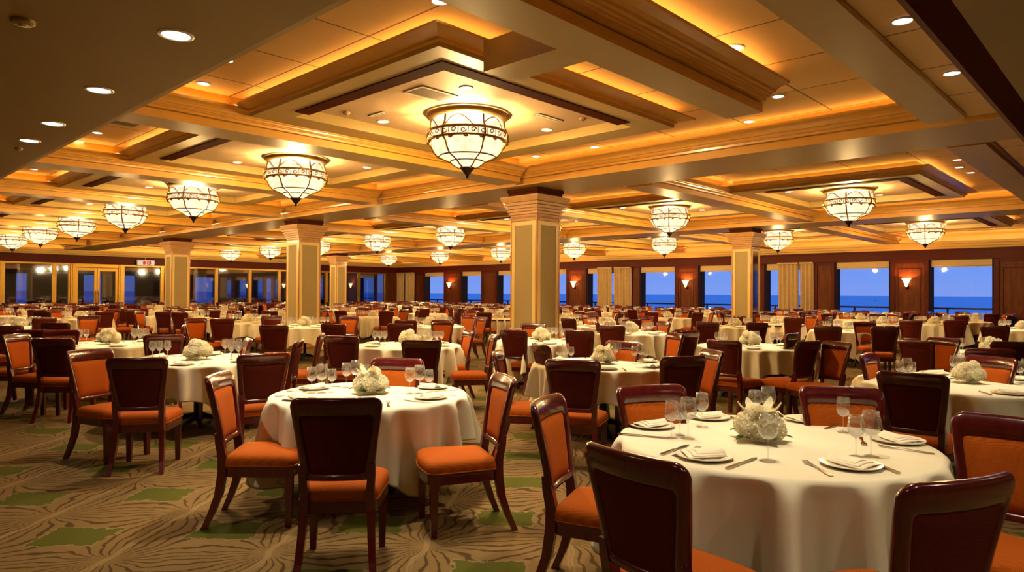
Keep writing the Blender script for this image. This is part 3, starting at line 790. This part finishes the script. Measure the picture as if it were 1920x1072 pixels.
# ------------------------------------------------------------------ tables
T = []     # dicts: c (Vector), r, D, cloth
def add_table(px, py, r=.8, **k):
    p = at(px, py, .755); D = proj(p)[2]
    T.append(dict(c=Vector((p.x, p.y, 0)), r=r, D=D, px=px, flower=True, **k)); return T[-1]
t1 = add_table(1446, 827, .82, hs=1.25, phase=262, detail=3)
t2 = add_table(694, 738, .755, phase=275, detail=3)
t3 = add_table(372, 674, .83, phase=280, detail=2)
t4 = add_table(205, 645, .82, phase=250, detail=1)
t5 = add_table(38, 614, .85, phase=270, detail=1)
t6 = add_table(765, 647, .80, phase=280, detail=1)
t7 = add_table(1131, 682, .80, phase=265, detail=2)
t8 = add_table(1406, 649, .80, phase=255, detail=1)
t9 = add_table(1815, 718, .92, phase=260, detail=3)
t10 = add_table(1862, 664, .82, phase=240, detail=2)
for px, py, r in ((1183, 624, .8), (1015, 640, .8), (465, 604, .8), (572, 612, .8), (806, 611, .8), (1378, 612, .75), (1590, 620, .8), (1752, 608, .8), (1655, 608, .7), (1918, 618, .8), (1456, 607, .7), (935, 597, .7), (1253, 596, .8), (1090, 595, .8), (395, 592, .8), (700, 594, .8), (150, 597, .8), (300, 592, .8)):
    add_table(px, py, r, phase=random.choice((250, 265, 280)), detail=0)
for t in T[20:]: t['auto'] = True
T[10]['D']  # keep order
def ok_spot(p, gap=2.55):
    if p.x > XW-1.5 or p.y > YW-1.5 or p.x < 3.2: return False
    if any((p-Vector((x, y, 0))).length < 1.45 for x, y in COLS): return False
    return all((p-t['c']).length > gap for t in T)
gy = 2.0
row = 0
while gy < YW:
    gx = 3.5+(row % 2)*1.45
    while gx < XW:
        p = Vector((gx+random.uniform(-.12, .12), gy+random.uniform(-.12, .12), 0)); q = proj((p.x, p.y, .75))
        if q and q[2] > 15.8 and -60 < q[0] < 1980 and ok_spot(p, 2.45): T.append(dict(c=p, r=.8, D=q[2], px=q[0], flower=True, phase=random.uniform(0, 60), detail=0, auto=True))
        gx += 2.95
    gy += 2.62; row += 1
# names of the tables: rows by distance, counted from the left
order = sorted(T, key=lambda t: t['D'])
names = {id(t1): 'the large nearest round table', id(t2): 'the nearest table left of the aisle', id(t9): 'the right edge table behind the nearest',
         id(t3): 'the round table left of the front left one', id(t7): 'the round table before the centre column', id(t6): 'the table right behind the front left one'}
rest = [t for t in order if id(t) not in names]
rw = 0; i = 0
while i < len(rest):
    n = 8 if rw < 3 else 12
    grp = sorted(rest[i:i+n], key=lambda t: proj((t['c'].x, t['c'].y, .75))[0]); rw += 1
    for j, t in enumerate(grp): names[id(t)] = f'table {ordw(j+1)} from left, {ordw(rw)} row back'
    i += n
def cloth_mesh(r, hs, seed, n=210, cap=.64):
    rnd = random.Random(seed); ph = [rnd.uniform(0, 6.28) for _ in range(6)]
    b = B('cloth'); L = []; z0 = .757
    def LL(th):
        c, s_ = abs(math.cos(th)), abs(math.sin(th)); p = 8
        return min(hs/((c**p+s_**p)**(1/p)), r+cap)
    def fold(th):
        u = 15*th+ph[0]+1.1*math.sin(2*th+ph[1])+.8*math.sin(3*th+ph[5]); v = 23*th+ph[2]+.9*math.sin(4*th+ph[3])
        return .7*(1-2*(.5+.5*math.cos(u))**.6)*(1+.35*math.sin(3*th+ph[4]))+.3*math.sin(v)
    for k in (0.02, .3, .6, .85, .965):
        L.append([(r*k*math.cos(2*PI*j/n), r*k*math.sin(2*PI*j/n), z0) for j in range(n)])
    for i, t in enumerate((0, .03, .08, .15, .24, .34, .45, .56, .67, .78, .89, .965, 1.0)):
        row = []
        for j in range(n):
            th = 2*PI*j/n; dr = LL(th)-r; s_ = t*dr
            if i == 0: row.append((r*.992*math.cos(th), r*.992*math.sin(th), z0-.002)); continue
            corner = max(0, (dr-.28)/.4)
            fw = fold(th)
            a = .034*min(1, s_/.06)+.27*s_
            rad = r+.008+a*(fw*.95+.12)
            rad = max(rad, r-.2)
            hem = .012*math.sin(9*th+ph[5]) if t > .9 else 0
            z = z0-.006-s_*.975+hem; z = max(z, .03)
            row.append((rad*math.cos(th), rad*math.sin(th), z))
        L.append(row)
    # small turned hem
    L.append([(x*.997, y*.997, z+.004) for x, y, z in L[-1]])
    b.rings(L, True, True, False, True); return b
def make_table(detail):
    o = empty('dining_table')
    B('darkwood').lathe([(.001, .70), (1, .70), (1, .745), (.001, .745)], 32).build('tabletop', o)
    b = B('black'); b.lathe([(.11, .70), (.10, .66), (.045, .62), (.045, .12), (.07, .06), (.001, .05)], 16); b.build('pedestal', o)
    for k in range(4):
        a = PI/2*k+PI/4; b = B('black'); ca, sa = math.cos(a), math.sin(a)
        b.tube([(.04*ca, .04*sa, .11), (.2*ca, .2*sa, .085), (.36*ca, .36*sa, .045), (.42*ca, .42*sa, .03)], .03, 8, rr=[.034, .03, .026, .022])
        b.lathe([(.001, .045), (.03, .04), (.034, .015), (.02, 0), (.001, 0)], 10, (.42*ca, .42*sa, 0)); b.build('foot', o)
    return o
tab0 = make_table(1); kids(tab0)
tab_far = join_mesh('dining_table_mesh', [(c.data, I4) for c in kids(tab0)])
CM = {}
for idx, t in enumerate(T):
    r = t['r']; nm = names[id(t)]; near = t['D'] < 13
    if near: o = copy_tree(tab0)
    else: o = bpy.data.objects.new('dining_table', tab_far); COL.objects.link(o)
    o.location = t['c']
    if near:
        for ch in o.children:
            if ch.name.startswith('tabletop'): ch.scale = (r-.08, r-.08, 1)
    else: o.scale = (.72, .72, 1); 
    if not near:
        pass
    tag(o, f'round pedestal table under white cloth, {nm}', 'table', 'round dining tables')
    if t['D'] < 14:
        me = cloth_mesh(r, t.get('hs', r+.34), idx+3, cap=.70 if t is t1 else .64)
        c = me.build('tablecloth'); a = yaw(camdir(0)) + random.uniform(-.25, .25)
        if t is t1: a = yaw(camdir(50))
        if t is t2: a = yaw(camdir(-8))
    else:
        k = idx % 4
        if k not in CM: CM[k] = cloth_mesh(.8, 1.13, 100+k, 130).build('tablecloth'); c = CM[k]
        else: c = CM[k].copy(); COL.objects.link(c)
        c.scale = (r/.8, r/.8, 1); a = random.uniform(0, 1.5)
    c.location = t['c']; c.rotation_euler.z = a
    tag(c, f'ivory tablecloth draped over {nm}', 'tablecloth', 'ivory tablecloths')
drop(tab0)

# ------------------------------------------------------------------ chairs
CH = []      # (pos, yaw of front, table)
def chair_px(px, ytop, t, turn=0, face=None):
    p = at(px, ytop, .99); p.z = 0
    f = camdir(face) if face is not None else (t['c']-p).normalized()
    if turn:
        a = yaw(f)+math.radians(turn); f = Vector((math.cos(a), math.sin(a), 0))
    q = p+f*.34
    CH.append([q, yaw(f), t])
F_ = T
for a in ((630, 745, t2), (407, 700, t2, 0, 5), (948, 703, t2, 0, 198), (747, 671, t2), (497, 662, t3), (256, 670, t3), (166, 655, t3, 0, 338), (98, 634, t4, -10), (28, 626, t4, 0, 358),
          (563, 637, t3, 0, 187), (308, 627, t4, -15), (345, 609, t4, 0, 205), (103, 605, T[3], 0, 95), (115, 618, t4, 0, 290), (168, 591, T[3], 0, 280), (467, 634, t3), (513, 609, T[13]),
          (639, 629, t6, 10), (604, 625, T[13], 0, 190), (624, 607, T[13], 0, 80), (791, 637, t6), (881, 619, t6, 25), (928, 627, t6, 0, 190), (962, 618, T[11]), (1011, 644, t7, 10), (1073, 674, t7),
          (931, 658, t7, 0, 352), (1170, 639, t7), (1284, 667, t7), (1338, 656, t7, 0, 190), (1218, 722, t1, 0, 290), (1575, 725, t1, 0, 258), (1022, 745, t1, 0, 338), (1180, 846, t1, 0, 38), (1808, 895, t1, 0, 110),
          (1900, 782, t1, 0, 224), (1708, 698, t9), (1625, 663, t9, -20), (1355, 637, t8, 0, 42), (1518, 639, t8, 0, 124), (1571, 640, T[9], 0, 195), (1488, 624, t8), (1290, 620, T[10], 20), (1268, 624, T[10], 0, 195),
          (1085, 619, T[10]), (1147, 610, T[10]), (1118, 602, T[10]), (1246, 602, T[10]), (1326, 603, T[15]), (1421, 604, T[15], 0, 100), (1552, 611, T[16]), (1660, 612, T[16]), (1715, 637, t10),
          (1707, 600, T[17]), (1791, 600, T[17]), (1771, 633, T[9], 0, 200), (1860, 668, t9), (1858, 653, t10, 0, 75), (1865, 610, T[19]), (1620, 603, T[18], 0, 265), (1900, 640, t10),
          (232, 578, None, 0, 100), (263, 579, None, 0, 95), (304, 584, None, 0, 80), (336, 585, None, 0, 85), (366, 596, None, 0, 320), (416, 597, T[12]), (510, 592, T[12]), (655, 592, T[13], 0, 265),
          (760, 600, None, 0, 80), (830, 600, None, 0, 265), (880, 590, T[14]), (750, 606, T[14]), (905, 594, None, 0, 215), (1000, 606, T[11]), (10, 610, t5), (85, 595, t5), (60, 618, t5, 0, 280)):
    px, yt, tt = a[:3]; tu = a[3] if len(a) > 3 else 0; fc = a[4] if len(a) > 4 else None
    if tt is None:
        tt = min(T, key=lambda q: (q['c']-at(px, yt, .99).xy.to_3d()).length)
    chair_px(px, yt, tt, tu, fc)
nlist = len(CH)
for t in T:
    if not t.get('auto') and T.index(t) < 20: continue
    n = 6
    for k in range(n):
        a = math.radians(t['phase']+60*k); d = Vector((math.cos(a), math.sin(a), 0)); q = t['c']+d*(t['r']+.33)
        if any((q-c[0]).length < .55 for c in CH): continue
        if q.x > XW-.5 or q.y > YW-.6: continue
        if any((q-Vector((x, y, 0))).length < .62 for x, y in COLS): continue
        CH.append([q, yaw(-d)+random.uniform(-.12, .12), t])
def sector(q, t):
    v = q-t['c']; a = math.degrees(math.atan2(v.dot(fwd0), v.dot(rt0))) % 360
    S = ['right', 'far right', 'far', 'far left', 'left', 'near left', 'near', 'near right']
    return S[int(((a+22.5) % 360)//45)], a
CH.sort(key=lambda c: proj((c[0].x, c[0].y, .7))[2] if proj((c[0].x, c[0].y, .7)) else 0)
CH = [c for c in CH if (lambda q: q and -80 < q[0] < 2010)(proj((c[0].x, c[0].y, .9)))]
used = {}
over = []
for i, (q, yw, t) in enumerate(CH):
    D = proj((q.x, q.y, .7))[2]
    rz = yw-PI/2
    if i >= 300: over.append((chair_far, Matrix.Translation(q) @ Matrix.Rotation(rz, 4, 'Z'))); continue
    if D < 11.5: o = copy_tree(chair0)
    else: o = bpy.data.objects.new('dining_chair', chair_far); COL.objects.link(o)
    o.location = q; o.rotation_euler.z = rz
    s_, ang = sector(q, t); key = (id(t), s_); used[key] = used.get(key, 0)+1
    away = Vector((math.cos(yw), math.sin(yw), 0)).dot((q-Vector((0, 0, 0))).normalized()) > .25
    look = 'mahogany chair with its maroon back to camera' if away else 'mahogany chair showing orange upholstery'
    sf_ = '' if used[key] == 1 else ' again'
    nm = names[id(t)]
    lb = f'{look}, {s_} side, {nm}'
    if used[key] > 1: lb = f'mahogany chair, {ordw(used[key])} one at {s_} side, {nm}'
    w = lb.split()
    if len(w) > 16: lb = f"{'maroon backed' if away else 'orange seated'} chair, {s_} side, {nm}"
    tag(o, lb, 'chair', 'mahogany dining chairs')
if over:
    me = join_mesh('chair_mass', over); o = bpy.data.objects.new('dining_chairs_far', me); COL.objects.link(o); tag(o, 'dining chairs massed around the tables along the far walls', 'chair', None, 'stuff')
drop(chair0)
print('CHAIRS', len(CH), 'TABLES', len(T))

# ------------------------------------------------------------------ tableware
def make_glass(R=.041, H=.205):
    o = empty('wine_glass')
    b = B('glass'); s_ = R/.041
    b.lathe([(.006, H*.46), (.018*s_, H*.475), (.033*s_, H*.54), (.041*s_, H*.66), (.040*s_, H*.80), (.033*s_, H), (.0322*s_, H), (.039*s_, H*.80), (.0398*s_, H*.66), (.031*s_, H*.545), (.014*s_, H*.49), (.001, H*.485)], 20); b.build('bowl', o)
    b = B('glass'); b.lathe([(.006, H*.04), (.0038, H*.12), (.0035, H*.32), (.006, H*.46)], 10); b.build('stem', o)
    b = B('glass'); b.lathe([(.001, .0005), (.033*s_, .001), (.034*s_, .003), (.018*s_, .006), (.006, H*.045)], 20); b.build('foot', o)
    return o
gl = [make_glass(.040, .205), make_glass(.047, .225), make_glass(.036, .185)]
for g in gl: kids(g)
def simple_glass(H=.205):
    b = B('glassfar'); b.lathe([(.001, .001), (.033, .002), (.008, .008), (.0045, .03), (.0045, H*.42), (.02, H*.48), (.038, H*.6), (.041, H*.7), (.034, H)], 10)
    me = b.build('tmp'); d_ = me.data; bpy.data.objects.remove(me); return d_
gfar = simple_glass(.215)
def make_plate():
    o = empty('dinner_plate')
    b = B('china'); b.lathe([(.001, .006), (.072, .006), (.085, .011), (.120, .017), (.124, .018), (.122, .013), (.085, .005), (.07, .001), (.001, .001)], 32); b.build('plate_dish', o)
    return o
def plate_mesh():
    b = B('china'); b.lathe([(.001, .007), (.072, .007), (.085, .012), (.124, .019), (.126, .019), (.124, .014), (.085, .005), (.07, .001), (.001, .001)], 36); o = b.build('tmp'); d_ = o.data; bpy.data.objects.remove(o); return d_
PM = plate_mesh()
def napkin_mesh(seed):
    rnd = random.Random(seed); b = B('napkin')
    nx, ny = 14, 9; L = []
    def z(u, v, k): return .019+.006*k+.012*math.sin(PI*v)*(.6+.4*u)+.004*math.sin(7*v+k+seed)*u
    for k, (w, l, ox) in enumerate(((.085, .20, 0), (.070, .17, .012), (.048, .14, .022))):
        rows = []
        for i in range(nx+1):
            u = i/nx; x = -l/2+l*u+ox; hw = w*(.55+.45*(1-u)); hw = w*(1-.55*u)
            top = [(x, -hw+2*hw*j/ny, z(u, j/ny, k)) for j in range(ny+1)]
            bot = [(x, -hw+2*hw*j/ny, z(u, j/ny, k)-.005) for j in reversed(range(ny+1))]
            rows.append(top+bot)
        b.rings(rows, True, True, True, True)
    o = b.build('tmp'); d_ = o.data; bpy.data.objects.remove(o); return d_
NM = [napkin_mesh(1), napkin_mesh(3)]
def strip(mb, spine, th=.0022):     # spine = [(x, halfwidth, z)] -> flat bar
    L = [[(x, -w, z), (x, w, z), (x, w, z+th), (x, -w, z+th)] for x, w, z in spine]
    return mb.rings(L, True, True, True, False)
def fork_mesh():
    b = B('steel'); strip(b, [(-.10, .009, .001), (-.08, .0105, .002), (-.03, .006, .004), (.02, .0035, .007), (.035, .004, .007), (.045, .011, .005), (.055, .0125, .003)])
    for k in range(4):
        y = -.0105+.007*k
        L = [[(x, y-w, z), (x, y+w, z), (x, y+w, z+.002), (x, y-w, z+.002)] for x, w, z in ((.053, .0024, .003), (.075, .0021, .003), (.098, .0014, .009))]
        b.rings(L, True, True, True, False)
    o = b.build('tmp'); d_ = o.data; bpy.data.objects.remove(o); return d_
def knife_mesh():
    b = B('steel'); strip(b, [(-.115, .008, .001), (-.10, .010, .001), (-.02, .0075, .002), (-.005, .006, .003)], .006)
    strip(b, [(-.006, .006, .003), (.01, .009, .003), (.07, .0105, .003), (.10, .008, .003), (.118, .001, .003)], .0018)
    o = b.build('tmp'); d_ = o.data; bpy.data.objects.remove(o); return d_
FM, KM = fork_mesh(), knife_mesh()
# flowers
def blossom_mesh(seed, R=.055, n=90):
    rnd = random.Random(seed); b = B('petal')
    b.lathe([(.001, -R*.8), (R*.6, -R*.5), (R*.8, 0), (R*.6, R*.5), (.001, R*.8)], 10)
    for i in range(n):
        zz = 1-2*(i+.5)/n; th = i*2.39996; q = math.sqrt(1-zz*zz); nrm = Vector((q*math.cos(th), q*math.sin(th), zz))
        c = nrm*R*rnd.uniform(.86, 1.08); a = nrm.orthogonal().normalized(); a.rotate(Matrix.Rotation(rnd.uniform(0, 6), 3, nrm)); d_ = nrm.cross(a)
        s_ = R*.25*rnd.uniform(.8, 1.2)
        for k in range(4):
            u = a*math.cos(k*PI/2)+d_*math.sin(k*PI/2); w = nrm.cross(u)
            p0 = c-nrm*.004; vs = [p0, c+u*s_*.6-w*s_*.45+nrm*.003, c+u*s_*1.15+nrm*rnd.uniform(0, .009), c+u*s_*.6+w*s_*.45+nrm*.003]
            b.add([v[:] for v in vs], [(0, 1, 2, 3)], False)
    o = b.build('tmp'); d = o.data; bpy.data.objects.remove(o); return d
BL = [blossom_mesh(s_) for s_ in (1, 2)]
def leaf_mesh(mat='leaf', l=.10, w=.03, lift=.02):
    b = B(mat); L = []
    for i in range(9):
        t = i/8; x = l*t; hw = w*math.sin(PI*min(1, t*.93+.05))**.8+.0005; z = lift*math.sin(PI*t*.8)
        L.append([(x, -hw, z), (x, 0, z-.006), (x, hw, z)])
    b.rings(L, False, False, False, True)
    L2 = [[(x, y, z-.0015) for x, y, z in r_] for r_ in L]; b.rings(L2, False, False, False, True)
    o = b.build('tmp'); d = o.data; bpy.data.objects.remove(o); return d
LF = leaf_mesh(); LILY = leaf_mesh('petal', .12, .030, -.02)
def vase_mesh():
    b = B('glass'); b.lathe([(.001, .002), (.045, .002), (.05, .02), (.048, .06), (.046, .06), (.046, .02), (.001, .006)], 16); o = b.build('tmp'); d = o.data; bpy.data.objects.remove(o); return d
VS = vase_mesh()
def child(name, me, par, loc=(0, 0, 0), rot=(0, 0, 0), sc_=1):
    o = bpy.data.objects.new(name, me); COL.objects.link(o); o.parent = par; o.location = loc; o.rotation_euler = rot
    o.scale = (sc_,)*3; return o
def flowers(t, big=False):
    c = t['c']; o = empty('flower_centerpiece', (c.x, c.y, .757), random.uniform(0, 6), label=f'white hydrangea centrepiece on {names[id(t)]}', cat='flowers', group='white flower centrepieces')
    child('vase', VS, o)
    rnd = random.Random(int(t['px'])); n = 6 if big else 5
    for k in range(n):
        a = 2*PI*k/n+rnd.uniform(-.2, .2); child('blossom', BL[k % 2], o, (.085*math.cos(a), .085*math.sin(a), .075+rnd.uniform(0, .02)), (rnd.uniform(0, 3),)*3, 1.1*rnd.uniform(.9, 1.1))
    for k in range(3): a = 2*PI*k/3+.4; child('blossom', BL[k % 2], o, (.045*math.cos(a), .045*math.sin(a), .135+.012*k), (1+k, 2, 0), 1.0)
    if t['D'] < 12:
        for k in range(5): a = 2*PI*k/5+.5; child('leaf', LF, o, (.08*math.cos(a), .08*math.sin(a), .025), (rnd.uniform(-.2, .2), rnd.uniform(-.15, .1), a), 1)
    if t is t1 or t is t2 or t is t7:
        for k in range(5 if t is t1 else 3): a = k*1.25; child('lily_petal', LILY, o, (.03*math.cos(a), .03*math.sin(a), .16), (0, -.6-.4*rnd.random(), a), .95)
    return o
def flower_far_mesh():
    items = []
    for k in range(5):
        a = 2*PI*k/5; items.append((BL[k % 2], Matrix.Translation((.085*math.cos(a), .085*math.sin(a), .08)) @ Matrix.Scale(1.1, 4)))
    
    for k in range(3): a = 2*PI*k/3; items.append((BL[0], Matrix.Translation((.045*math.cos(a), .045*math.sin(a), .14)) @ Matrix.Scale(1.0, 4)))
    return join_mesh('flower_centerpiece_mesh', items)
FF = flower_far_mesh()
for t in T:
    if t['D'] < 16: f = flowers(t, t['D'] < 7)
    else:
        f = bpy.data.objects.new('flower_centerpiece', FF); COL.objects.link(f); f.location = (t['c'].x, t['c'].y, .757); f.rotation_euler.z = random.uniform(0, 6)
        tag(f, f'white flower centrepiece on {names[id(t)]}', 'flowers', 'white flower centrepieces')
    f.scale = (1.12,)*3 if t['D'] > 8 else (.95,)*3
    if t is t1: f.location = at(1424, 826, .757)
ZT = .757
GL = []      # (pos, D, kind, t, label)
PL = []; NP = []; CU = []
SIDE = lambda q, t: sector(q, t)[0]
def cluster(t, c, spec, nm):
    for (dx, dy), k, w in spec:
        q = Vector((c.x, c.y, 0))+rt0*dx+fwd0*dy; GL.append((q, k, t, f'{w} stemmed wine glass in {nm} glass cluster'))
tri = [((-.075, 0), 0, 'left'), ((0, .015), 1, 'middle'), ((.07, .06), 2, 'right')]
def setting(t, q, nm, cut=True, turn=None):
    d = (q-t['c']); d.z = 0; d.normalize(); a = yaw(-d)
    PL.append((q, t, f'white dinner plate with folded napkin, {nm}'))
    NP.append((q, a+(turn if turn is not None else random.uniform(-.5, .5)+PI/2), t, f'folded cream napkin on plate, {nm}'))
    if cut:
        s_ = Vector((-d.y, d.x, 0))
        CU.append((q+s_*.19, a+.1, FM, 'fork', t, f'steel fork beside plate, {nm}')); CU.append((q-s_*.19, a-.1, KM, 'knife', t, f'steel knife beside plate, {nm}'))
for t in T:
    if t is t1: continue
    nmt = names[id(t)]
    if t['D'] < 21:
        for k in range(6):
            a = math.radians(t['phase']+60*k)
            d = camdir(t['phase']+60*k) if t.get('detail', 0) or not t.get('auto') else Vector((math.cos(a), math.sin(a), 0))
            q = t['c']+d*(t['r']-.20); s_, an = sector(q, t)
            setting(t, q, f'{s_} side, {nmt}' if True else '', t['D'] < 9.5)
    base = [180, 0, 62] if t['D'] < 12 else [170, 20, 95]
    if t['D'] >= 12: base = base+[250, 310]
    for j, a in enumerate(base):
        if t is t2 and j == 2: a = 120
        c = t['c']+camdir(a)*(t['r']-.37)
        cluster(t, c, tri, ('left', 'right', 'rear', 'near left', 'near right')[j])
# nearest table, laid out place by place
for px, py, w, tn in ((1321, 858, 'front left', .9), (1595, 874, 'front right', 2.2), (1683, 828, 'right', 1.9), (1512, 789, 'rear right', .2), (1328, 784, 'rear left', .2), (1222, 800, 'left', .4)):
    q = at(px, py, ZT); q.z = 0
    PL.append((q, t1, f'white dinner plate with napkin, {w} place, the large nearest round table')); NP.append((q, yaw(camdir(0))+tn-(.9 if 'front left' == w else 0)+({'front left': 0, 'front right': 0}.get(w, 0)), t1, f'folded cream napkin, {w} place, the large nearest round table'))
for (ax, ay), (bx, by), me, k, w in (((1230, 857), (1300, 832), KM, 'knife', 'left of the front left plate'), ((1255, 858), (1318, 838), FM, 'fork', 'under the edge of the front left plate'), ((1352, 884), (1428, 856), KM, 'knife', 'right of the front left plate'),
                                   ((1572, 900), (1497, 860), FM, 'fork', 'left of the front right plate'), ((1694, 892), (1605, 856), KM, 'knife', 'right of the front right plate'), ((1742, 850), (1655, 838), FM, 'fork', 'before the right plate'),
                                   ((1612, 818), (1622, 838), FM, 'fork', 'beside the right glasses'), ((1378, 786), (1345, 773), KM, 'knife', 'by the rear left plate'), ((1168, 815), (1250, 822), KM, 'knife', 'before the left plate'), ((1552, 803), (1580, 796), FM, 'fork', 'by the rear right plate'), ((1470, 781), (1458, 774), FM, 'fork', 'behind the flowers')):
    a = at(ax, ay, ZT); b_ = at(bx, by, ZT); mid = (a+b_)/2; mid.z = 0
    CU.append((mid, yaw(b_-a), me, k, t1, f'steel {k} {w}, the large nearest table'))
for px, py, k, w in ((1259, 821, 0, 'front left one of the left'), (1290, 822, 1, 'front right one of the left'), (1316, 800, 0, 'rear one of the left'), (1275, 816, 2, 'hidden short one of the left'), (1440, 864, 1, 'single front'), (1581, 811, 0, 'rear one of the right'), (1605, 856, 0, 'front left one of the right'), (1633, 856, 1, 'front right one of the right'), (1415, 793, 0, 'left one behind the flower'), (1440, 792, 1, 'right one behind the flower')):
    q = at(px, py, ZT); q.z = 0; GL.append((q, k, t1, f'{w} wine glass group' if 0 else f'stemmed wine glass, {w} group'))
dist = lambda q: (q-Vector((0, 0, 0))).length
GL.sort(key=lambda g: dist(g[0])); PL.sort(key=lambda g: dist(g[0])); NP.sort(key=lambda g: dist(g[0]))
seen = {}
def uniq(l):
    l = ' '.join(l.split()[:16]); seen[l] = seen.get(l, 0)+1
    return l
def vis(q):
    p = proj((q.x, q.y, .8)); return p and -10 < p[0] < 1930 and p[1] < 1080
massg = []
n = 0
for q, k, t, l in GL:
    if not vis(q): continue
    D = proj((q.x, q.y, .8))[2]; loc = Vector((q.x, q.y, ZT)); n += 1
    if n > 300: massg.append((gfar, Matrix.Translation(loc))); continue
    if D < 8: o = copy_tree(gl[k])
    else: o = bpy.data.objects.new('wine_glass', gfar); COL.objects.link(o)
    o.location = loc; o.rotation_euler.z = random.uniform(0, 6)
    nm = names[id(t)]
    tag(o, uniq(l if t is t1 else f"{l.replace(' stemmed wine', ' wine').replace(' glass cluster', ' cluster')}, {nm}"), 'glass', 'stemmed wine glasses')
if massg:
    o = bpy.data.objects.new('wine_glasses_far', join_mesh('glass_mass', massg)); COL.objects.link(o); tag(o, 'stemmed glasses massed on the tables along the far walls', 'glass', None, 'stuff')
for g in gl: drop(g)
for q, t, l in PL[:300]:
    if vis(q):
        o = bpy.data.objects.new('dinner_plate', PM); COL.objects.link(o); o.location = (q.x, q.y, ZT); tag(o, uniq(l), 'plate', 'white dinner plates')
        if t is t1 or t is t9: o.scale = (1.08, 1.08, 1)
for q, a, t, l in NP[:300]:
    if vis(q): o = bpy.data.objects.new('napkin', NM[int(q.x*7) % 2]); COL.objects.link(o); o.location = (q.x, q.y, ZT); o.rotation_euler.z = a; tag(o, uniq(l), 'napkin', 'folded napkins')
for q, a, me, k, t, l in CU:
    if vis(q): o = bpy.data.objects.new(k, me); COL.objects.link(o); o.location = (q.x, q.y, ZT+.001); o.rotation_euler.z = a; o.scale = (1.3, 1.15, 1) if t is t1 else (1.1, 1.1, 1); tag(o, uniq(l), k, f'steel {k}s' if k == 'fork' else 'steel knives')

# ------------------------------------------------------------------ light
def spot(p, e, size=85, col=(1, .84, .58)):
    l = bpy.data.lights.new('added_spot', 'SPOT'); l.energy = e; l.color = col; l.spot_size = math.radians(size); l.spot_blend = .9; l.shadow_soft_size = .05  # bare spot lamp, added without a fixture of its own
    q = bpy.data.objects.new('added_spot', l); COL.objects.link(q); q.location = p
for t in T:
    if t['D'] < 17: spot((t['c'].x+.3, t['c'].y+.2, ZB-.06) if t is not t1 else (4.2, 2.65, ZC-.05), 200 if t is not t1 else 150, 72)  # spot added over each near table to brighten its top
spot((3.15, 1.42, 3.55), 130, 80); spot((2.9, 4.3, ZB-.06), 160, 90)  # extra spots; the first is added for the nearest cloth's front folds
for x, y in ((3.2, 6.8), (7.5, 6.5), (12.4, 6), (12.4, 12), (18.8, 6)): spot((x, y, ZR-.05), 150, 110)
for x, y in ((1.0, -1.6), (-1.2, .8), (3.4, -2.2), (-.4, 4.2), (6.2, -1.4)): spot((x, y, ZS-.03), 100, 130)  # fill spots added out of view around the camera for chair backs
w = bpy.data.worlds.new('world'); sc.world = w; w.use_nodes = True; nt = w.node_tree; nt.nodes.clear(); k = N(nt)
o = nt.nodes.new('ShaderNodeOutputWorld'); bg = nt.nodes.new('ShaderNodeBackground'); s_ = k.n('ShaderNodeSeparateXYZ'); k.l(tc(k, 'Generated'), s_.inputs[0])
r_ = k.n('ShaderNodeValToRGB'); k.l(k.m('MULTIPLY_ADD', s_.outputs[2], 1.6, .1, clamp=True), r_.inputs[0])
e = r_.color_ramp.elements; e[0].position = .10; e[0].color = (.115, .18, .44, 1); e[1].position = .5; e[1].color = (.07, .16, .47, 1)
x_ = r_.color_ramp.elements.new(.17); x_.color = (.085, .17, .46, 1)
k.l(r_.outputs[0], bg.inputs[0]); bg.inputs[1].default_value = 1.0; k.l(bg.outputs[0], o.inputs[0])
sc.view_settings.view_transform = 'Standard'; sc.view_settings.look = 'None'; sc.view_settings.gamma = 1; sc.view_settings.use_curve_mapping = False
sc.view_settings.exposure = 1.0
cy = sc.cycles
cy.use_denoising = True; cy.max_bounces = 7; cy.diffuse_bounces = 3; cy.glossy_bounces = 3; cy.transparent_max_bounces = 16; cy.transmission_bounces = 2
cy.sample_clamp_indirect = 4; cy.use_light_tree = True; cy.caustics_reflective = False; cy.caustics_refractive = False

# every label names one thing: where two still agree, add which of them it is, counted from the camera
byl = {}
for o in sc.objects:
    if o.parent is None and o.get('label'): byl.setdefault(o['label'], []).append(o)
for l, os_ in byl.items():
    if len(os_) < 2: continue
    os_.sort(key=lambda o: o.location.length)
    for i, o in enumerate(os_):
        w_ = l.split(); o['label'] = f"{' '.join(w_)}, {ordw(i+1)} nearest" if len(w_) <= 14 else l
print('DUPES', sum(len(v) for v in byl.values() if len(v) > 1), [k for k, v in byl.items() if len(v) > 1][:12])
